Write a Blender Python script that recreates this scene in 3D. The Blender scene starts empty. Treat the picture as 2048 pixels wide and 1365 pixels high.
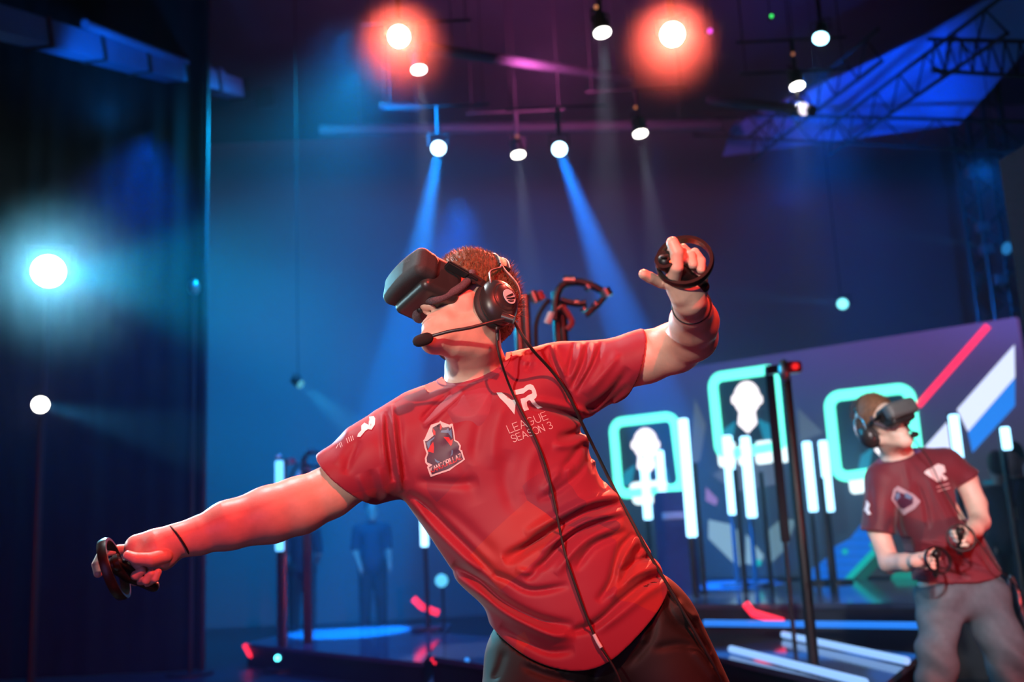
import bpy, bmesh, math, random
import numpy as np
from mathutils import Vector, Matrix
random.seed(7); np.random.seed(7)
R = math.radians
S = bpy.context.scene
COL = S.collection

# ------------------------------------------------------------------ camera
FPX = 2000.0
cam_d = bpy.data.cameras.new('camera'); cam = bpy.data.objects.new('camera', cam_d); COL.objects.link(cam)
cam_d.sensor_width = 36.0; cam_d.lens = FPX / 2048 * 36.0
cam_d.clip_start = 0.05; cam_d.clip_end = 100
CAM = Vector((0, 0, 1.1))
CM = (Matrix.Rotation(R(90 + 10.6), 4, 'X') @ Matrix.Rotation(R(-2.8), 4, 'Z'))
cam.matrix_world = Matrix.Translation(CAM) @ CM
cam_d.dof.use_dof = True; cam_d.dof.focus_distance = 2.33; cam_d.dof.aperture_fstop = 2.0
cam_d.dof.aperture_blades = 9
S.camera = cam
CR = CM.to_3x3()
CRn = np.array(CR)
def ray(px, py):
    v = CR @ Vector(((px - 1024) / FPX, (682.5 - py) / FPX, -1.0)); return v
def W(px, py, Y):
    """point of the upright plane at distance Y that the photograph shows at px, py"""
    v = ray(px, py); return CAM + v * ((Y - CAM.y) / v.y)
def WZ(px, py, z):
    v = ray(px, py); return CAM + v * ((z - CAM.z) / v.z)
def proj(P):
    """world points (n,3) -> pixels (n,2)"""
    q = (P - np.array(CAM)) @ CRn
    return np.stack([1024 + FPX * q[..., 0] / -q[..., 2], 682.5 - FPX * q[..., 1] / -q[..., 2]], -1)

# ------------------------------------------------------------------ view, world
vs = S.view_settings
S.display_settings.display_device = 'sRGB'
vs.view_transform = 'Standard'; vs.look = 'None'; vs.gamma = 1.0; vs.use_curve_mapping = False
vs.exposure = 0.0
S.cycles.max_bounces = 5; S.cycles.diffuse_bounces = 2; S.cycles.glossy_bounces = 3
S.cycles.transmission_bounces = 4; S.cycles.volume_bounces = 0; S.cycles.transparent_max_bounces = 6
S.cycles.caustics_reflective = False; S.cycles.caustics_refractive = False
S.cycles.sample_clamp_indirect = 4.0; S.cycles.sample_clamp_direct = 0.0
world = bpy.data.worlds.new('world'); S.world = world; world.use_nodes = True
bg = world.node_tree.nodes['Background']; bg.inputs[0].default_value = (0.02, 0.10, 0.30, 1); bg.inputs[1].default_value = 0.05

# ------------------------------------------------------------------ lights of the hall
def spot(name, loc, target, col, power, angle=30, blend=0.4, radius=0.06):
    l = bpy.data.lights.new(name, 'SPOT'); l.energy = power; l.color = col
    l.spot_size = R(angle); l.spot_blend = blend; l.shadow_soft_size = radius
    o = bpy.data.objects.new(name, l); COL.objects.link(o)
    d = Vector(target) - Vector(loc)
    o.location = loc; o.rotation_euler = d.to_track_quat('-Z', 'Y').to_euler()
    return o
def area(name, loc, target, col, power, sx, sy=None):
    l = bpy.data.lights.new(name, 'AREA'); l.energy = power; l.color = col; l.shape = 'RECTANGLE'
    l.size = sx; l.size_y = sy or sx
    o = bpy.data.objects.new(name, l); COL.objects.link(o)
    d = Vector(target) - Vector(loc)
    o.location = loc; o.rotation_euler = d.to_track_quat('-Z', 'Y').to_euler()
    return o
PT = W(1000, 850, 2.35)                      # chest of the player in front
# front of house: warm white key high on the left, red wash low on the right
spot('key_white', (-1.7, -1.8, 2.5), W(1110, 720, 2.3), (1.0, 0.86, 0.72), 600, 19, 0.7, 0.06)
spot('wash_red', (1.0, -0.9, 4.0), PT + Vector((-.15, 0, -.2)), (1.0, 0.06, 0.038), 950, 60, 0.5, 0.05)
# rim lights from behind and above
spot('rim_white', (-1.5, 3.25, 4.4), PT, (0.85, 0.97, 1.0), 330, 60, 0.5, 0.07)
spot('rim_cyan', (-2.9, 3.3, 1.9), PT + Vector((0, 0, .2)), (0.55, 0.90, 1.0), 150, 40, 0.5, 0.12)
spot('rim_red', (1.4, 3.28, 4.0), PT, (1.0, 0.10, 0.07), 190, 50, 0.5, 0.09)
area('fill_cool', (-1.5, -2.5, 1.2), PT, (.5, .36, 1.0), 26, 2.5)  # added front fill, no such lamp there; turns the shadows purple
# key for the second player
P2 = W(1860, 1010, 4.9)
spot('key_second', (0.3, -1.0, 3.4), P2, (.92, 0.96, 1.0), 1300, 16, 0.6, 0.10)
spot('red_second', (4.2, 1.5, 0.5), P2 + Vector((.15, 0, -.32)), (1.0, 0.05, 0.04), 420, 26, 0.6, 0.10)
# blue washes that fill the hall
spot('wash_blue_back', (-1.2, 7.2, 5.0), (-1.2, 13.0, 1.6), (0.0, 0.26, 1.0), 2300, 92, 0.95, 0.3)
spot('wash_blue_left', (-1.2, 9.0, 5.6), (-5.0, 12.0, 2.2), (0.0, 0.45, 1.0), 2000, 95, 0.9, 0.3)
spot('wash_blue_floor', (-0.5, 11.5, 5.0), (-1.2, 8.6, 0.2), (0.0, 0.15, 1.0), 1500, 44, 0.8, 0.2)
spot('wash_blue_low', (-3.0, 8.0, 4.5), (-3.0, 7.0, 0.0), (0.0, 0.10, 1.0), 500, 80, 0.8, 0.2)
spot('wash_purple', (0.4, 8.0, 4.9), (0.4, 10.6, 6.7), (0.85, 0.13, 0.50), 420, 150, 0.9, 0.3)

spot('wash_blue_deck', (3.2, 9.5, 5.5), (1.7, 6.3, 0.2), (0.0, 0.16, 1.0), 900, 40, 0.8, 0.2)

# ------------------------------------------------------------------ helpers
def tag(o, label=None, cat=None, group=None, kind=None):
    if label: o['label'] = label
    if cat: o['category'] = cat
    if group: o['group'] = group
    if kind: o['kind'] = kind
    return o
def empty(name, loc=(0, 0, 0), label=None, cat=None, group=None, rot=None):
    o = bpy.data.objects.new(name, None); COL.objects.link(o); o.location = loc
    o.empty_display_size = 0.1
    if rot is not None: o.rotation_euler = rot
    return tag(o, label, cat, group)
def wmat(o):
    m = Matrix.Translation(o.location) @ o.rotation_euler.to_matrix().to_4x4()
    return m if o.parent is None else wmat(o.parent) @ o.matrix_parent_inverse @ m
def setparent(o, p):
    """parent o to p; the mesh was made in world coordinates, so carry it over"""
    if p is None: return o
    o.parent = p; o.matrix_parent_inverse = wmat(p).inverted()
    return o
def node_mat(name):
    m = bpy.data.materials.new(name); m.use_nodes = True
    return m, m.node_tree, m.node_tree.nodes['Principled BSDF']
def mat(name, col, rough=0.5, metal=0.0, noise=0.12, scale=20.0, bump=0.0, bscale=60.0, spec=0.5, sheen=0.0, sub=0.0, coat=0.0):
    m, nt, b = node_mat(name)
    b.inputs['Roughness'].default_value = rough; b.inputs['Metallic'].default_value = metal
    b.inputs['Specular IOR Level'].default_value = spec
    if sheen: b.inputs['Sheen Weight'].default_value = sheen
    if coat: b.inputs['Coat Weight'].default_value = coat
    if sub:
        b.inputs['Subsurface Weight'].default_value = sub
        b.inputs['Subsurface Radius'].default_value = (1.0, 0.35, 0.2); b.inputs['Subsurface Scale'].default_value = 0.006
    tc = nt.nodes.new('ShaderNodeTexCoord'); n = nt.nodes.new('ShaderNodeTexNoise')
    n.inputs['Scale'].default_value = scale; n.inputs['Detail'].default_value = 4
    nt.links.new(tc.outputs['Object'], n.inputs['Vector'])
    r = nt.nodes.new('ShaderNodeValToRGB'); c = np.array(col[:3])
    r.color_ramp.elements[0].color = (*(c * (1 - noise)), 1); r.color_ramp.elements[1].color = (*np.minimum(c * (1 + noise), 1), 1)
    r.color_ramp.elements[0].position = .3; r.color_ramp.elements[1].position = .7
    nt.links.new(n.outputs['Fac'], r.inputs['Fac']); nt.links.new(r.outputs['Color'], b.inputs['Base Color'])
    if bump:
        n2 = nt.nodes.new('ShaderNodeTexNoise'); n2.inputs['Scale'].default_value = bscale; n2.inputs['Detail'].default_value = 5
        nt.links.new(tc.outputs['Object'], n2.inputs['Vector'])
        bp = nt.nodes.new('ShaderNodeBump'); bp.inputs['Strength'].default_value = bump; bp.inputs['Distance'].default_value = 0.002
        nt.links.new(n2.outputs['Fac'], bp.inputs['Height']); nt.links.new(bp.outputs['Normal'], b.inputs['Normal'])
    return m
def emit(name, col, strength, base=(0.02, 0.02, 0.02)):
    m, nt, b = node_mat(name)
    b.inputs['Base Color'].default_value = (*base, 1); b.inputs['Roughness'].default_value = 0.4
    b.inputs['Emission Color'].default_value = (*col, 1); b.inputs['Emission Strength'].default_value = strength
    return m
def link_mesh(name, me, m, parent=None, smooth=False):
    if m is not None: me.materials.append(m)
    o = bpy.data.objects.new(name, me); COL.objects.link(o)
    if smooth:
        for p in me.polygons: p.use_smooth = True
    return setparent(o, parent)
class MB:
    """collects shapes into one mesh"""
    def __init__(s): s.bm = bmesh.new()
    def box(s, c, size, rot=None, bevel=0.0):
        M = Matrix.Translation(c) @ (rot.to_4x4() if rot is not None else Matrix()) @ Matrix.Diagonal((*size, 1))
        b = bmesh.new(); bmesh.ops.create_cube(b, size=1, matrix=M)
        if bevel: bmesh.ops.bevel(b, geom=b.edges[:], offset=bevel, segments=2, affect='EDGES')
        return s._add(b)
    def _add(s, b):
        me = bpy.data.meshes.new('t'); b.to_mesh(me); b.free(); s.bm.from_mesh(me); bpy.data.meshes.remove(me); return s
    def bar(s, a, b_, w, h=None, bevel=0.0, up=Vector((0, 0, 1))):
        a = Vector(a); b_ = Vector(b_); d = b_ - a
        z = d.normalized(); x = z.cross(up)
        if x.length < 1e-4: x = z.cross(Vector((0, 1, 0)))
        x.normalize(); y = z.cross(x)
        M = Matrix((x, y, z)).transposed()
        return s.box((a + b_) / 2, (w, h or w, d.length), M, bevel)
    def cyl(s, a, b_, r, r2=None, n=16, caps=True):
        a = Vector(a); b_ = Vector(b_); d = b_ - a
        b = bmesh.new()
        bmesh.ops.create_cone(b, cap_ends=caps, segments=n, radius1=r, radius2=r if r2 is None else r2, depth=d.length,
            matrix=Matrix.Translation((a + b_) / 2) @ d.to_track_quat('Z', 'Y').to_matrix().to_4x4())
        return s._add(b)
    def sph(s, c, r, n=16, scale=(1, 1, 1), rot=None):
        b = bmesh.new(); M = Matrix.Translation(c) @ (rot.to_4x4() if rot is not None else Matrix()) @ Matrix.Diagonal((*scale, 1))
        bmesh.ops.create_uvsphere(b, u_segments=n * 2, v_segments=n, radius=r, matrix=M)
        return s._add(b)
    def tube(s, pts, r, n=10, closed=False, radii=None):
        pts = [Vector(p) for p in pts]; N = len(pts); rings = []
        prev = None
        for i, p in enumerate(pts):
            a = pts[(i - 1) % N] if (closed or i > 0) else p
            b = pts[(i + 1) % N] if (closed or i < N - 1) else p
            t = (b - a).normalized()
            if prev is None:
                u = t.orthogonal().normalized()
            else:
                u = (prev - t * prev.dot(t)).normalized()
            prev = u; v = t.cross(u); rr = radii[i] if radii else r
            rings.append([s.bm.verts.new(p + (u * math.cos(2 * math.pi * k / n) + v * math.sin(2 * math.pi * k / n)) * rr) for k in range(n)])
        M = N if closed else N - 1
        for i in range(M):
            A = rings[i]; B = rings[(i + 1) % N]
            off = 0
            if closed and i == N - 1:
                off = min(range(n), key=lambda o: sum((A[k].co - B[(k + o) % n].co).length for k in range(n)))
            for k in range(n):
                s.bm.faces.new((A[k], A[(k + 1) % n], B[(k + 1 + off) % n], B[(k + off) % n]))
        if not closed:
            s.bm.faces.new(rings[0][::-1]); s.bm.faces.new(rings[-1])
        return s
    def prism(s, pts, nrm, th):
        """flat polygon extruded by th along nrm"""
        nrm = Vector(nrm).normalized()
        b = bmesh.new(); vs_ = [b.verts.new(Vector(p)) for p in pts]; f = b.faces.new(vs_)
        r = bmesh.ops.extrude_face_region(b, geom=[f])
        for v in [g for g in r['geom'] if isinstance(g, bmesh.types.BMVert)]: v.co += nrm * th
        bmesh.ops.recalc_face_normals(b, faces=b.faces[:])
        bmesh.ops.triangulate(b, faces=b.faces[:])
        return s._add(b)
    def build(s, name, m, parent=None, smooth=False):
        bmesh.ops.recalc_face_normals(s.bm, faces=s.bm.faces[:])
        me = bpy.data.meshes.new(name); s.bm.to_mesh(me); s.bm.free()
        o = link_mesh(name, me, m, parent, smooth)
        if smooth:
            md = None
            try:
                me.set_sharp_from_angle(angle=R(40))
            except Exception: pass
        return o
def bez(pts, n=40):
    """smooth Catmull-Rom curve through pts"""
    P = [Vector(p) for p in pts]; P = [P[0] * 2 - P[1]] + P + [P[-1] * 2 - P[-2]]
    out = []; m = len(P) - 3
    for i in range(m):
        k = max(2, n // m)
        for j in range(k):
            t = j / k; a, b, c, d = P[i:i + 4]
            out.append(0.5 * ((2 * b) + (c - a) * t + (2 * a - 5 * b + 4 * c - d) * t * t + (3 * b - a - 3 * c + d) * t ** 3))
    out.append(P[-2]); return out
def copy_tree(o, parent=None):
    c = o.copy(); COL.objects.link(c)
    if parent is not None: c.parent = parent
    for ch in list(o.children): copy_tree(ch, c)
    return c

M_ = dict(
    black=mat('black_paint', (0.012, 0.012, 0.014), 0.45),
    blackmatte=mat('black_matte', (0.010, 0.010, 0.012), 0.8, bump=0.3),
    rubber=mat('black_rubber', (0.014, 0.013, 0.014), 0.6),
    metal=mat('alu', (0.35, 0.36, 0.38), 0.35, 0.9),
    darkmetal=mat('dark_metal', (0.06, 0.06, 0.07), 0.35, 0.7),
    white=mat('white_plastic', (0.8, 0.8, 0.8), 0.4),
)
# ================================================================== the hall
def tex_mat(name, col, kind='noise', rough=0.8, col2=None, scale=6, spec=0.3):
    """procedural two-tone: drapes with vertical pleats, worn stage deck, panels"""
    m, nt, b = node_mat(name); b.inputs['Roughness'].default_value = rough; b.inputs['Specular IOR Level'].default_value = spec
    tc = nt.nodes.new('ShaderNodeTexCoord')
    r = nt.nodes.new('ShaderNodeValToRGB'); c = np.array(col); c2 = np.array(col2 if col2 is not None else c * .5)
    r.color_ramp.elements[0].color = (*c2, 1); r.color_ramp.elements[1].color = (*c, 1)
    if kind == 'pleat':  # pleat valleys darker: shade of the folds put into the colour
        t = nt.nodes.new('ShaderNodeTexWave'); t.wave_type = 'BANDS'; t.bands_direction = 'X'
        t.inputs['Scale'].default_value = scale; t.inputs['Distortion'].default_value = 1.5; out = t.outputs['Fac']
    elif kind == 'panel':
        t = nt.nodes.new('ShaderNodeTexBrick'); t.inputs['Scale'].default_value = scale; t.offset = 0
        t.inputs['Color1'].default_value = (1, 1, 1, 1); t.inputs['Color2'].default_value = (.8, .8, .8, 1); t.inputs['Mortar'].default_value = (0, 0, 0, 1)
        t.inputs['Mortar Size'].default_value = .006; out = t.outputs['Color']
    else:
        t = nt.nodes.new('ShaderNodeTexNoise'); t.inputs['Scale'].default_value = scale; t.inputs['Detail'].default_value = 6; out = t.outputs['Fac']
    nt.links.new(tc.outputs['Object'], t.inputs['Vector']); nt.links.new(out, r.inputs['Fac'])
    nt.links.new(r.outputs['Color'], b.inputs['Base Color'])
    if kind == 'pleat':
        bp = nt.nodes.new('ShaderNodeBump'); bp.inputs['Strength'].default_value = .5; bp.inputs['Distance'].default_value = .05
        nt.links.new(out, bp.inputs['Height']); nt.links.new(bp.outputs['Normal'], b.inputs['Normal'])
    return m
mb = MB().box((0, 5, -.05), (18, 20, .1)); tag(mb.build('floor', mat('hall_floor', (.02, .022, .03), .38, scale=3)), kind='structure')
mb = MB().box((0, 5, 6.75), (18, 20, .1)); tag(mb.build('ceiling', mat('hall_ceiling', (.035, .035, .05), .8, scale=2)), kind='structure')
mb = MB().box((0, 13.6, 3.3), (18, .2, 6.8)); tag(mb.build('wall_back', tex_mat('back_drape', (.13, .14, .17), 'noise', .9, (.11, .12, .15), .6)), kind='structure')
mb = MB().box((-7.6, 5, 3.3), (.2, 20, 6.8)); tag(mb.build('wall_left', tex_mat('left_drape', (.05, .05, .06), 'pleat', .9, None, 1.4)), kind='structure')
mb = MB().box((8.6, 5, 3.3), (.2, 20, 6.8)); tag(mb.build('wall_right', tex_mat('right_wall', (.04, .03, .04), 'noise', .9)), kind='structure')
mb = MB().box((0, -4.9, 3.3), (18, .2, 6.8)); tag(mb.build('wall_front', tex_mat('front_wall', (.03, .03, .03), 'noise', .9)), kind='structure')
# black drape hanging on the left, in front of the back wall
xl = W(412, 900, 9.2).x
mb = MB(); n = 60
X0, X1 = -7.4, xl
pts = []
for i in range(n * 4 + 1):
    t = i / (n * 4); pts.append((X0 + (X1 - X0) * t, 9.2 + .012 * math.sin(t * 120) + .02 * math.sin(t * 47)))
for i in range(len(pts) - 1):
    a, b = pts[i], pts[i + 1]
    v = [mb.bm.verts.new((p[0], p[1] + dy, z)) for dy in (0, .012) for p in (a, b) for z in (0.0, 6.6)]
    for q in ((0, 1, 3, 2), (4, 6, 7, 5)): mb.bm.faces.new([v[k] for k in q])
bmesh.ops.remove_doubles(mb.bm, verts=mb.bm.verts[:], dist=1e-5)
o = mb.build('stage_drape', mat('black_drape', (.008, .010, .012), .95, spec=.1), smooth=True)
tag(o, 'tall black pleated drape closing off the left side of the stage', 'curtain')
# drape pipe along its edge
mb = MB().cyl((xl + .03, 9.05, 0), (xl + .03, 9.05, 6.6), .025, n=14)
o = mb.build('drape_pipe', M_['darkmetal'], smooth=True); tag(o, 'thin upright metal pipe at the edge of the black drape', 'pipe')
p = W(388, 575, 8.9)
t = empty('floor_stand', (p.x, 8.9, 0), 'slim dark lighting stand with a small silver knob in front of the black drape', 'stand')
MB().cyl((p.x, 8.9, .02), (p.x, 8.9, p.z - .05), .022).build('pole', M_['black'], t, True)
MB().sph((p.x, 8.9, p.z), .05, 10, (1, 1, 1.5)).build('knob', M_['metal'], t, True)
MB().cyl((p.x, 8.9, 0), (p.x, 8.9, .02), .2, n=24).build('base', M_['black'], t)

# blue-lit ceiling ducts and girders
def beam(name, a, b, w, h, m, label, cat, kind=None):
    mb = MB().bar(a, b, w, h); L = (Vector(b) - Vector(a)); n = int(L.length / .8)
    o = mb.build(name, m); tag(o, label, cat, None, kind); return o
duct_m = mat('duct_lit_blue', (.08, .16, .36), .6, .1, scale=3)  # blue light on the ducts is partly put into this colour
a, b = W(60, 62, 7.0), W(470, 178, 10.5)
t = empty('ceiling_duct', a, 'square ventilation duct under the ceiling above the black drape, lit and tinted blue', 'duct')
dv = (b - a).normalized()
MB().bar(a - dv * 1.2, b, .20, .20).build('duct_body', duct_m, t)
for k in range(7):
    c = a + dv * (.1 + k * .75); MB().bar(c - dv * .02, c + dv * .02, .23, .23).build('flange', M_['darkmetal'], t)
a2, b2 = W(170, 48, 7.4), W(436, 150, 10.0)
t = empty('ceiling_pipe', b2, 'thin pipe running above the square duct and ending in an elbow', 'pipe')
MB().tube([a2, a2.lerp(b2, .5), b2], .04).build('pipe_run', duct_m, t, True)
MB().tube(bez([W(365, 90, 9.6), W(385, 118, 9.8), W(436, 150, 10.0)], 12), .05).build('elbow', duct_m, t, True)
MB().sph(b2, .085, 10).build('end_cap', duct_m, t, True)
spot('duct_wash', W(215, 250, 6.8), W(210, 110, 8.2), (0.0, .25, 1.0), 300, 50, .9, .1)
# right: large acoustic sail, blue light partly put into its colour, with black girders below it
sail_m = mat('ceiling_sail_lit_blue', (.10, .22, .5), .8, scale=2)
A = [W(1455, 300, 11.5), W(1930, 232, 9.0), W(2080, 95, 7.2), W(2080, -40, 7.0), W(1850, 60, 8.4), W(1500, 205, 11.0)]
MBs = MB(); nrm = (A[1] - A[0]).cross(A[4] - A[0]).normalized()
c0 = sum(A, Vector()) / 6
A = [p - nrm * (p - c0).dot(nrm) for p in A]
MBs.prism(A, nrm if nrm.z > 0 else -nrm, .06)
o = MBs.build('ceiling_sail', sail_m); tag(o, 'long flat acoustic sail under the ceiling on the right, lit and tinted blue', 'ceiling panel')
gm = M_['blackmatte']
for i, (pa, ya, pb, yb, lab) in enumerate([((1385, 248), 11.0, (2060, 275), 8.0, 'level black girder running above the upright truss'),
        ((1500, 298), 10.5, (1760, 90), 7.6, 'slanting black girder crossing the blue sail, nearest the red lamp'),
        ((1655, 285), 9.5, (2010, 30), 6.6, 'slanting black girder crossing the blue sail, nearest the upright truss'),
        ((1860, 110), 7.6, (2060, 118), 7.0, 'short level black girder under the corner of the blue sail')]):
    a, b = W(*pa, ya), W(*pb, yb)
    t = empty('ceiling_girder', a, lab, 'girder')
    u = Vector((0, 0, .14))
    MB().tube([a + u, b + u], .016, 8).build('chord', gm, t, True); MB().tube([a - u, b - u], .016, 8).build('chord', gm, t, True)
    w = MB(); N = 14
    for k in range(N):
        p, q = a.lerp(b, k / N), a.lerp(b, (k + 1) / N); s_ = 1 if k % 2 else -1
        w.tube([p + u * s_, q - u * s_], .008, 6)
    w.build('lacing', gm, t)
spot('sail_wash', W(1560, 420, 8.2), c0 + Vector((-.3, 0, 0)), (0.0, .12, 1.0), 380, 75, .8, .1)

# upright lattice truss on the right and the dark panel in front of it
t0 = W(1962, 240, 9.4)
t = empty('upright_truss', (t0.x, 9.5, 0), 'tall upright lattice truss with blue glints beside the dark red panel', 'truss')
hw = .17; tm = mat('truss_alu', (.07, .08, .09), .35, .8)
cs = [(t0.x + sx * hw, 9.5 + sy * hw) for sx, sy in ((-1, -1), (1, -1), (1, 1), (-1, 1))]
for cx, cy in cs: MB().cyl((cx, cy, 0), (cx, cy, 5.4), .026, n=12).build('chord', tm, t, True)
mb = MB(); z = 0.1; k = 0
while z < 5.1:
    for j in range(4):
        a, b = cs[j], cs[(j + 1) % 4]
        if k % 2: a, b = b, a
        mb.tube([(a[0], a[1], z), (b[0], b[1], z + .3)], .012, 6)
    z += .3; k += 1
mb.build('lacing', tm, t)
for (px, py) in ((1945, 345), (1965, 455), (1972, 500), (2000, 560)):
    q = W(px, py, 9.35); MB().box((q.x, 9.35, q.z), (.12, .1, .1), bevel=.012).build('clamp', M_['metal'], t)
spot('truss_wash', (3.0, 6.0, 3.2), (t0.x, 9.5, 3.4), (0, .18, 1.0), 700, 40, .6, .05)
pa = W(1998, 322, 5.6); pb = W(2100, 285, 5.1)
mb = MB().prism([(pa.x, 5.6, 0), (pb.x + .6, 4.6, 0), (pb.x + .6, 4.6, pa.z + .28), (pa.x, 5.6, pa.z)], (0.7, .7, 0), .12)
o = mb.build('side_screen', mat('side_panel', (.10, .014, .03), .7)); tag(o, 'dark red side panel standing at the right edge of the picture', 'panel')
spot('panel_red', (1.8, 3.4, 4.2), (pa.x + .1, 5.4, 2.0), (1, .08, .22), 14, 50, .8, .1)

# ------------------------------------------------------------------ stage decks
deck_top = mat('deck_top', (.07, .09, .14), .09, scale=2.5)
deck_side = mat('deck_side', (.012, .014, .018), .5)
def deck(name, corners, z0, z1, label):
    """corners clockwise (x,y)"""
    t = empty(name, (corners[0][0], corners[0][1], z0), label, 'stage platform')
    MB().prism([(x, y, z1 - .035) for x, y in corners], (0, 0, 1), .035).build('deck_top', deck_top, t)
    c = sum((Vector(p) for p in corners), Vector((0, 0))) / len(corners)
    ins = [Vector(p) + (c - Vector(p)).normalized() * .03 for p in corners]
    MB().prism([(p.x, p.y, z0) for p in ins], (0, 0, 1), z1 - z0 - .036).build('deck_skirt', deck_side, t)
    return t
def xy(px, py, z):
    p = WZ(px, py, z); return (p.x, p.y)
deck('stage_platform', [(-2.53, 9.29), (-.74, 7.34), (-.74, 10.3), (-2.3, 10.3)], 0, .2, 'low stage platform on the left with a red zigzag light on its corner')
deck('stage_platform', [(-.70, 7.38), (.98, 4.9), (.98, 7.0), (-.70, 8.9)], 0, .24, 'low stage platform behind the legs of the player in front')
deck('stage_platform', [(1.06, 6.8), (1.63, 4.96), (2.29, 6.11), (1.85, 7.15)], 0, .26, 'low stage platform edged with two slanting light strips')
rz = .48
deck('stage_riser', [(1.05, 7.78), (2.96, 6.72), (4.4, 12.5), (1.2, 12.5)], 0, rz, 'raised stage platform under the big video screen')
# neon strips on the deck fronts
def strip(name, pts, r, m, label, cat='light strip', group=None):
    mb = MB().tube(pts, r, 8); o = mb.build(name, m, None, True); return tag(o, label, cat, group)
red_n = emit('red_neon', (1.0, .02, .05), 2.2)
blue_n = emit('pale_blue_led', (.28, .52, 1.0), 1.2)
def on_deck(px, py, z, dy=0.0):
    p = WZ(px, py, z); return Vector((p.x, p.y - .02, p.z))
p0 = WZ(489, 1290, .19); yy = p0.y - .05
strip('zigzag_light', [W(489, 1290, yy), W(499, 1310, yy), W(530, 1327, yy)], .02, red_n, 'red zigzag light on the front corner of the left platform')
yy = WZ(862, 1314, .23).y - .06
strip('zigzag_light', [W(865, 1316, yy), W(882, 1336, yy), W(942, 1364, yy)], .02, red_n, 'red zigzag light on the platform left of the black shorts')
yy = 9.8
strip('zigzag_light', [W(827, 1198, yy), W(843, 1214, yy), W(877, 1227, yy)], .03, red_n, 'small faint red zigzag light far behind the left platform')
yy = 7.3
strip('zigzag_light', [W(1491, 1208, yy), W(1506, 1227, yy), W(1566, 1245, yy)], .027, red_n, 'red zigzag light left of the black post')
strip('light_strip', [WZ(1462, 1299, .29), WZ(1730, 1366, .29)], .022, blue_n, 'slanting pale blue light strip on the near edge of the low platform')
strip('light_strip', [WZ(1567, 1270, .29), WZ(1814, 1323, .29)], .022, blue_n, 'slanting pale blue light strip on the far edge of the low platform')
strip('light_strip', [W(1408, 1247, 7.40), W(1838, 1252, 6.70)], .022, emit('blue_led', (.02, .22, .9), 1.1), 'level deep blue light strip along the foot of the raised platform')

# ------------------------------------------------------------------ the LED screen
SA = W(1400, 955, 10.6); SB = W(2030, 900, 8.7)
su = Vector((SB.x - SA.x, SB.y - SA.y, 0)).normalized(); sn = Vector((su.y, -su.x, 0))
if sn.y > 0: sn = -sn
def SC(px, py, off=0.0):
    v = ray(px, py); P0 = SA + sn * off
    return CAM + v * ((P0 - CAM).dot(sn) / v.dot(sn))
scr = empty('led_screen', Vector((SA.x, SA.y, rz)), 'big video screen showing framed player portraits and diagonal neon shapes', 'screen')
cr = [SC(1165, 764), SC(2033, 640)]
zt0, zt1 = cr[0].z, cr[1].z; zt = (zt0 + zt1) / 2
def scr_mat():
    m, nt, b = node_mat('screen_picture')
    tc = nt.nodes.new('ShaderNodeTexCoord'); sp = nt.nodes.new('ShaderNodeSeparateXYZ'); nt.links.new(tc.outputs['Generated'], sp.inputs[0])
    r = nt.nodes.new('ShaderNodeValToRGB'); e = r.color_ramp.elements
    e[0].position = 0; e[0].color = (.010, .018, .022, 1); e[1].position = 1; e[1].color = (.045, .030, .12, 1)
    x = e.new(.45); x.color = (.014, .024, .038, 1); x = e.new(.75); x.color = (.022, .026, .085, 1)
    nt.links.new(sp.outputs['Z'], r.inputs['Fac'])
    r2 = nt.nodes.new('ShaderNodeValToRGB'); e = r2.color_ramp.elements
    e[0].position = .3; e[0].color = (.8, 1.3, 1.6, 1); e[1].position = 1; e[1].color = (2.6, 1.7, 1.8, 1)
    nt.links.new(sp.outputs['X'], r2.inputs['Fac'])
    mx = nt.nodes.new('ShaderNodeMixRGB'); mx.blend_type = 'MULTIPLY'; mx.inputs[0].default_value = 1
    nt.links.new(r.outputs[0], mx.inputs[1]); nt.links.new(r2.outputs[0], mx.inputs[2])
    nt.links.new(mx.outputs[0], b.inputs['Emission Color']); b.inputs['Emission Strength'].default_value = 1.0
    b.inputs['Base Color'].default_value = (.01, .01, .012, 1); b.inputs['Roughness'].default_value = .5
    return m
q = [Vector((cr[0].x, cr[0].y, rz + .02)), Vector((cr[1].x, cr[1].y, rz + .02)), Vector((cr[1].x, cr[1].y, zt)), Vector((cr[0].x, cr[0].y, zt))]
MB().prism(q, -sn, .12).build('screen_panel', scr_mat(), scr)
def sshape(name, px, off, m, th=.004):
    return MB().prism([SC(x, y, off) for x, y in px], sn, th).build(name, m, scr)
mint = emit('mint_glow', (.12, 1.0, .72), 2.3)
white_e = emit('screen_white', (.75, .95, 1.0), 1.8)
pale = emit('screen_pale', (.30, .52, .62), .75)
lav = emit('screen_lavender', (.66, .74, 1.0), 1.3)
dblue = emit('screen_blue', (.0, .14, .75), .9)
dark_e = emit('screen_navy', (.004, .014, .03), 1.0)
teal_e = emit('screen_teal', (.0, .45, .42), 1.0)
tealb = emit('screen_cyan', (.01, .30, .48), .8)
skin_e = emit('screen_face', (1.0, .93, .98), 1.8)
greyp = emit('screen_grey', (.10, .14, .22), .8)
def rrect(c, r, n=6):
    """rounded quadrilateral from 4 corners (tl,tr,br,bl) in bilinear coordinates"""
    out = []
    c = [np.array(p, float) for p in c]
    def bl(u, v): return (c[0] * (1 - u) + c[1] * u) * (1 - v) + (c[3] * (1 - u) + c[2] * u) * v
    for (cu, cv, a0) in ((r, r, 180), (1 - r, r, 270), (1 - r, 1 - r, 0), (r, 1 - r, 90)):
        for k in range(n + 1):
            a = R(a0 + 90 * k / n); out.append(bl(cu + r * math.cos(a), cv + r * math.sin(a)))
    return out
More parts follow.
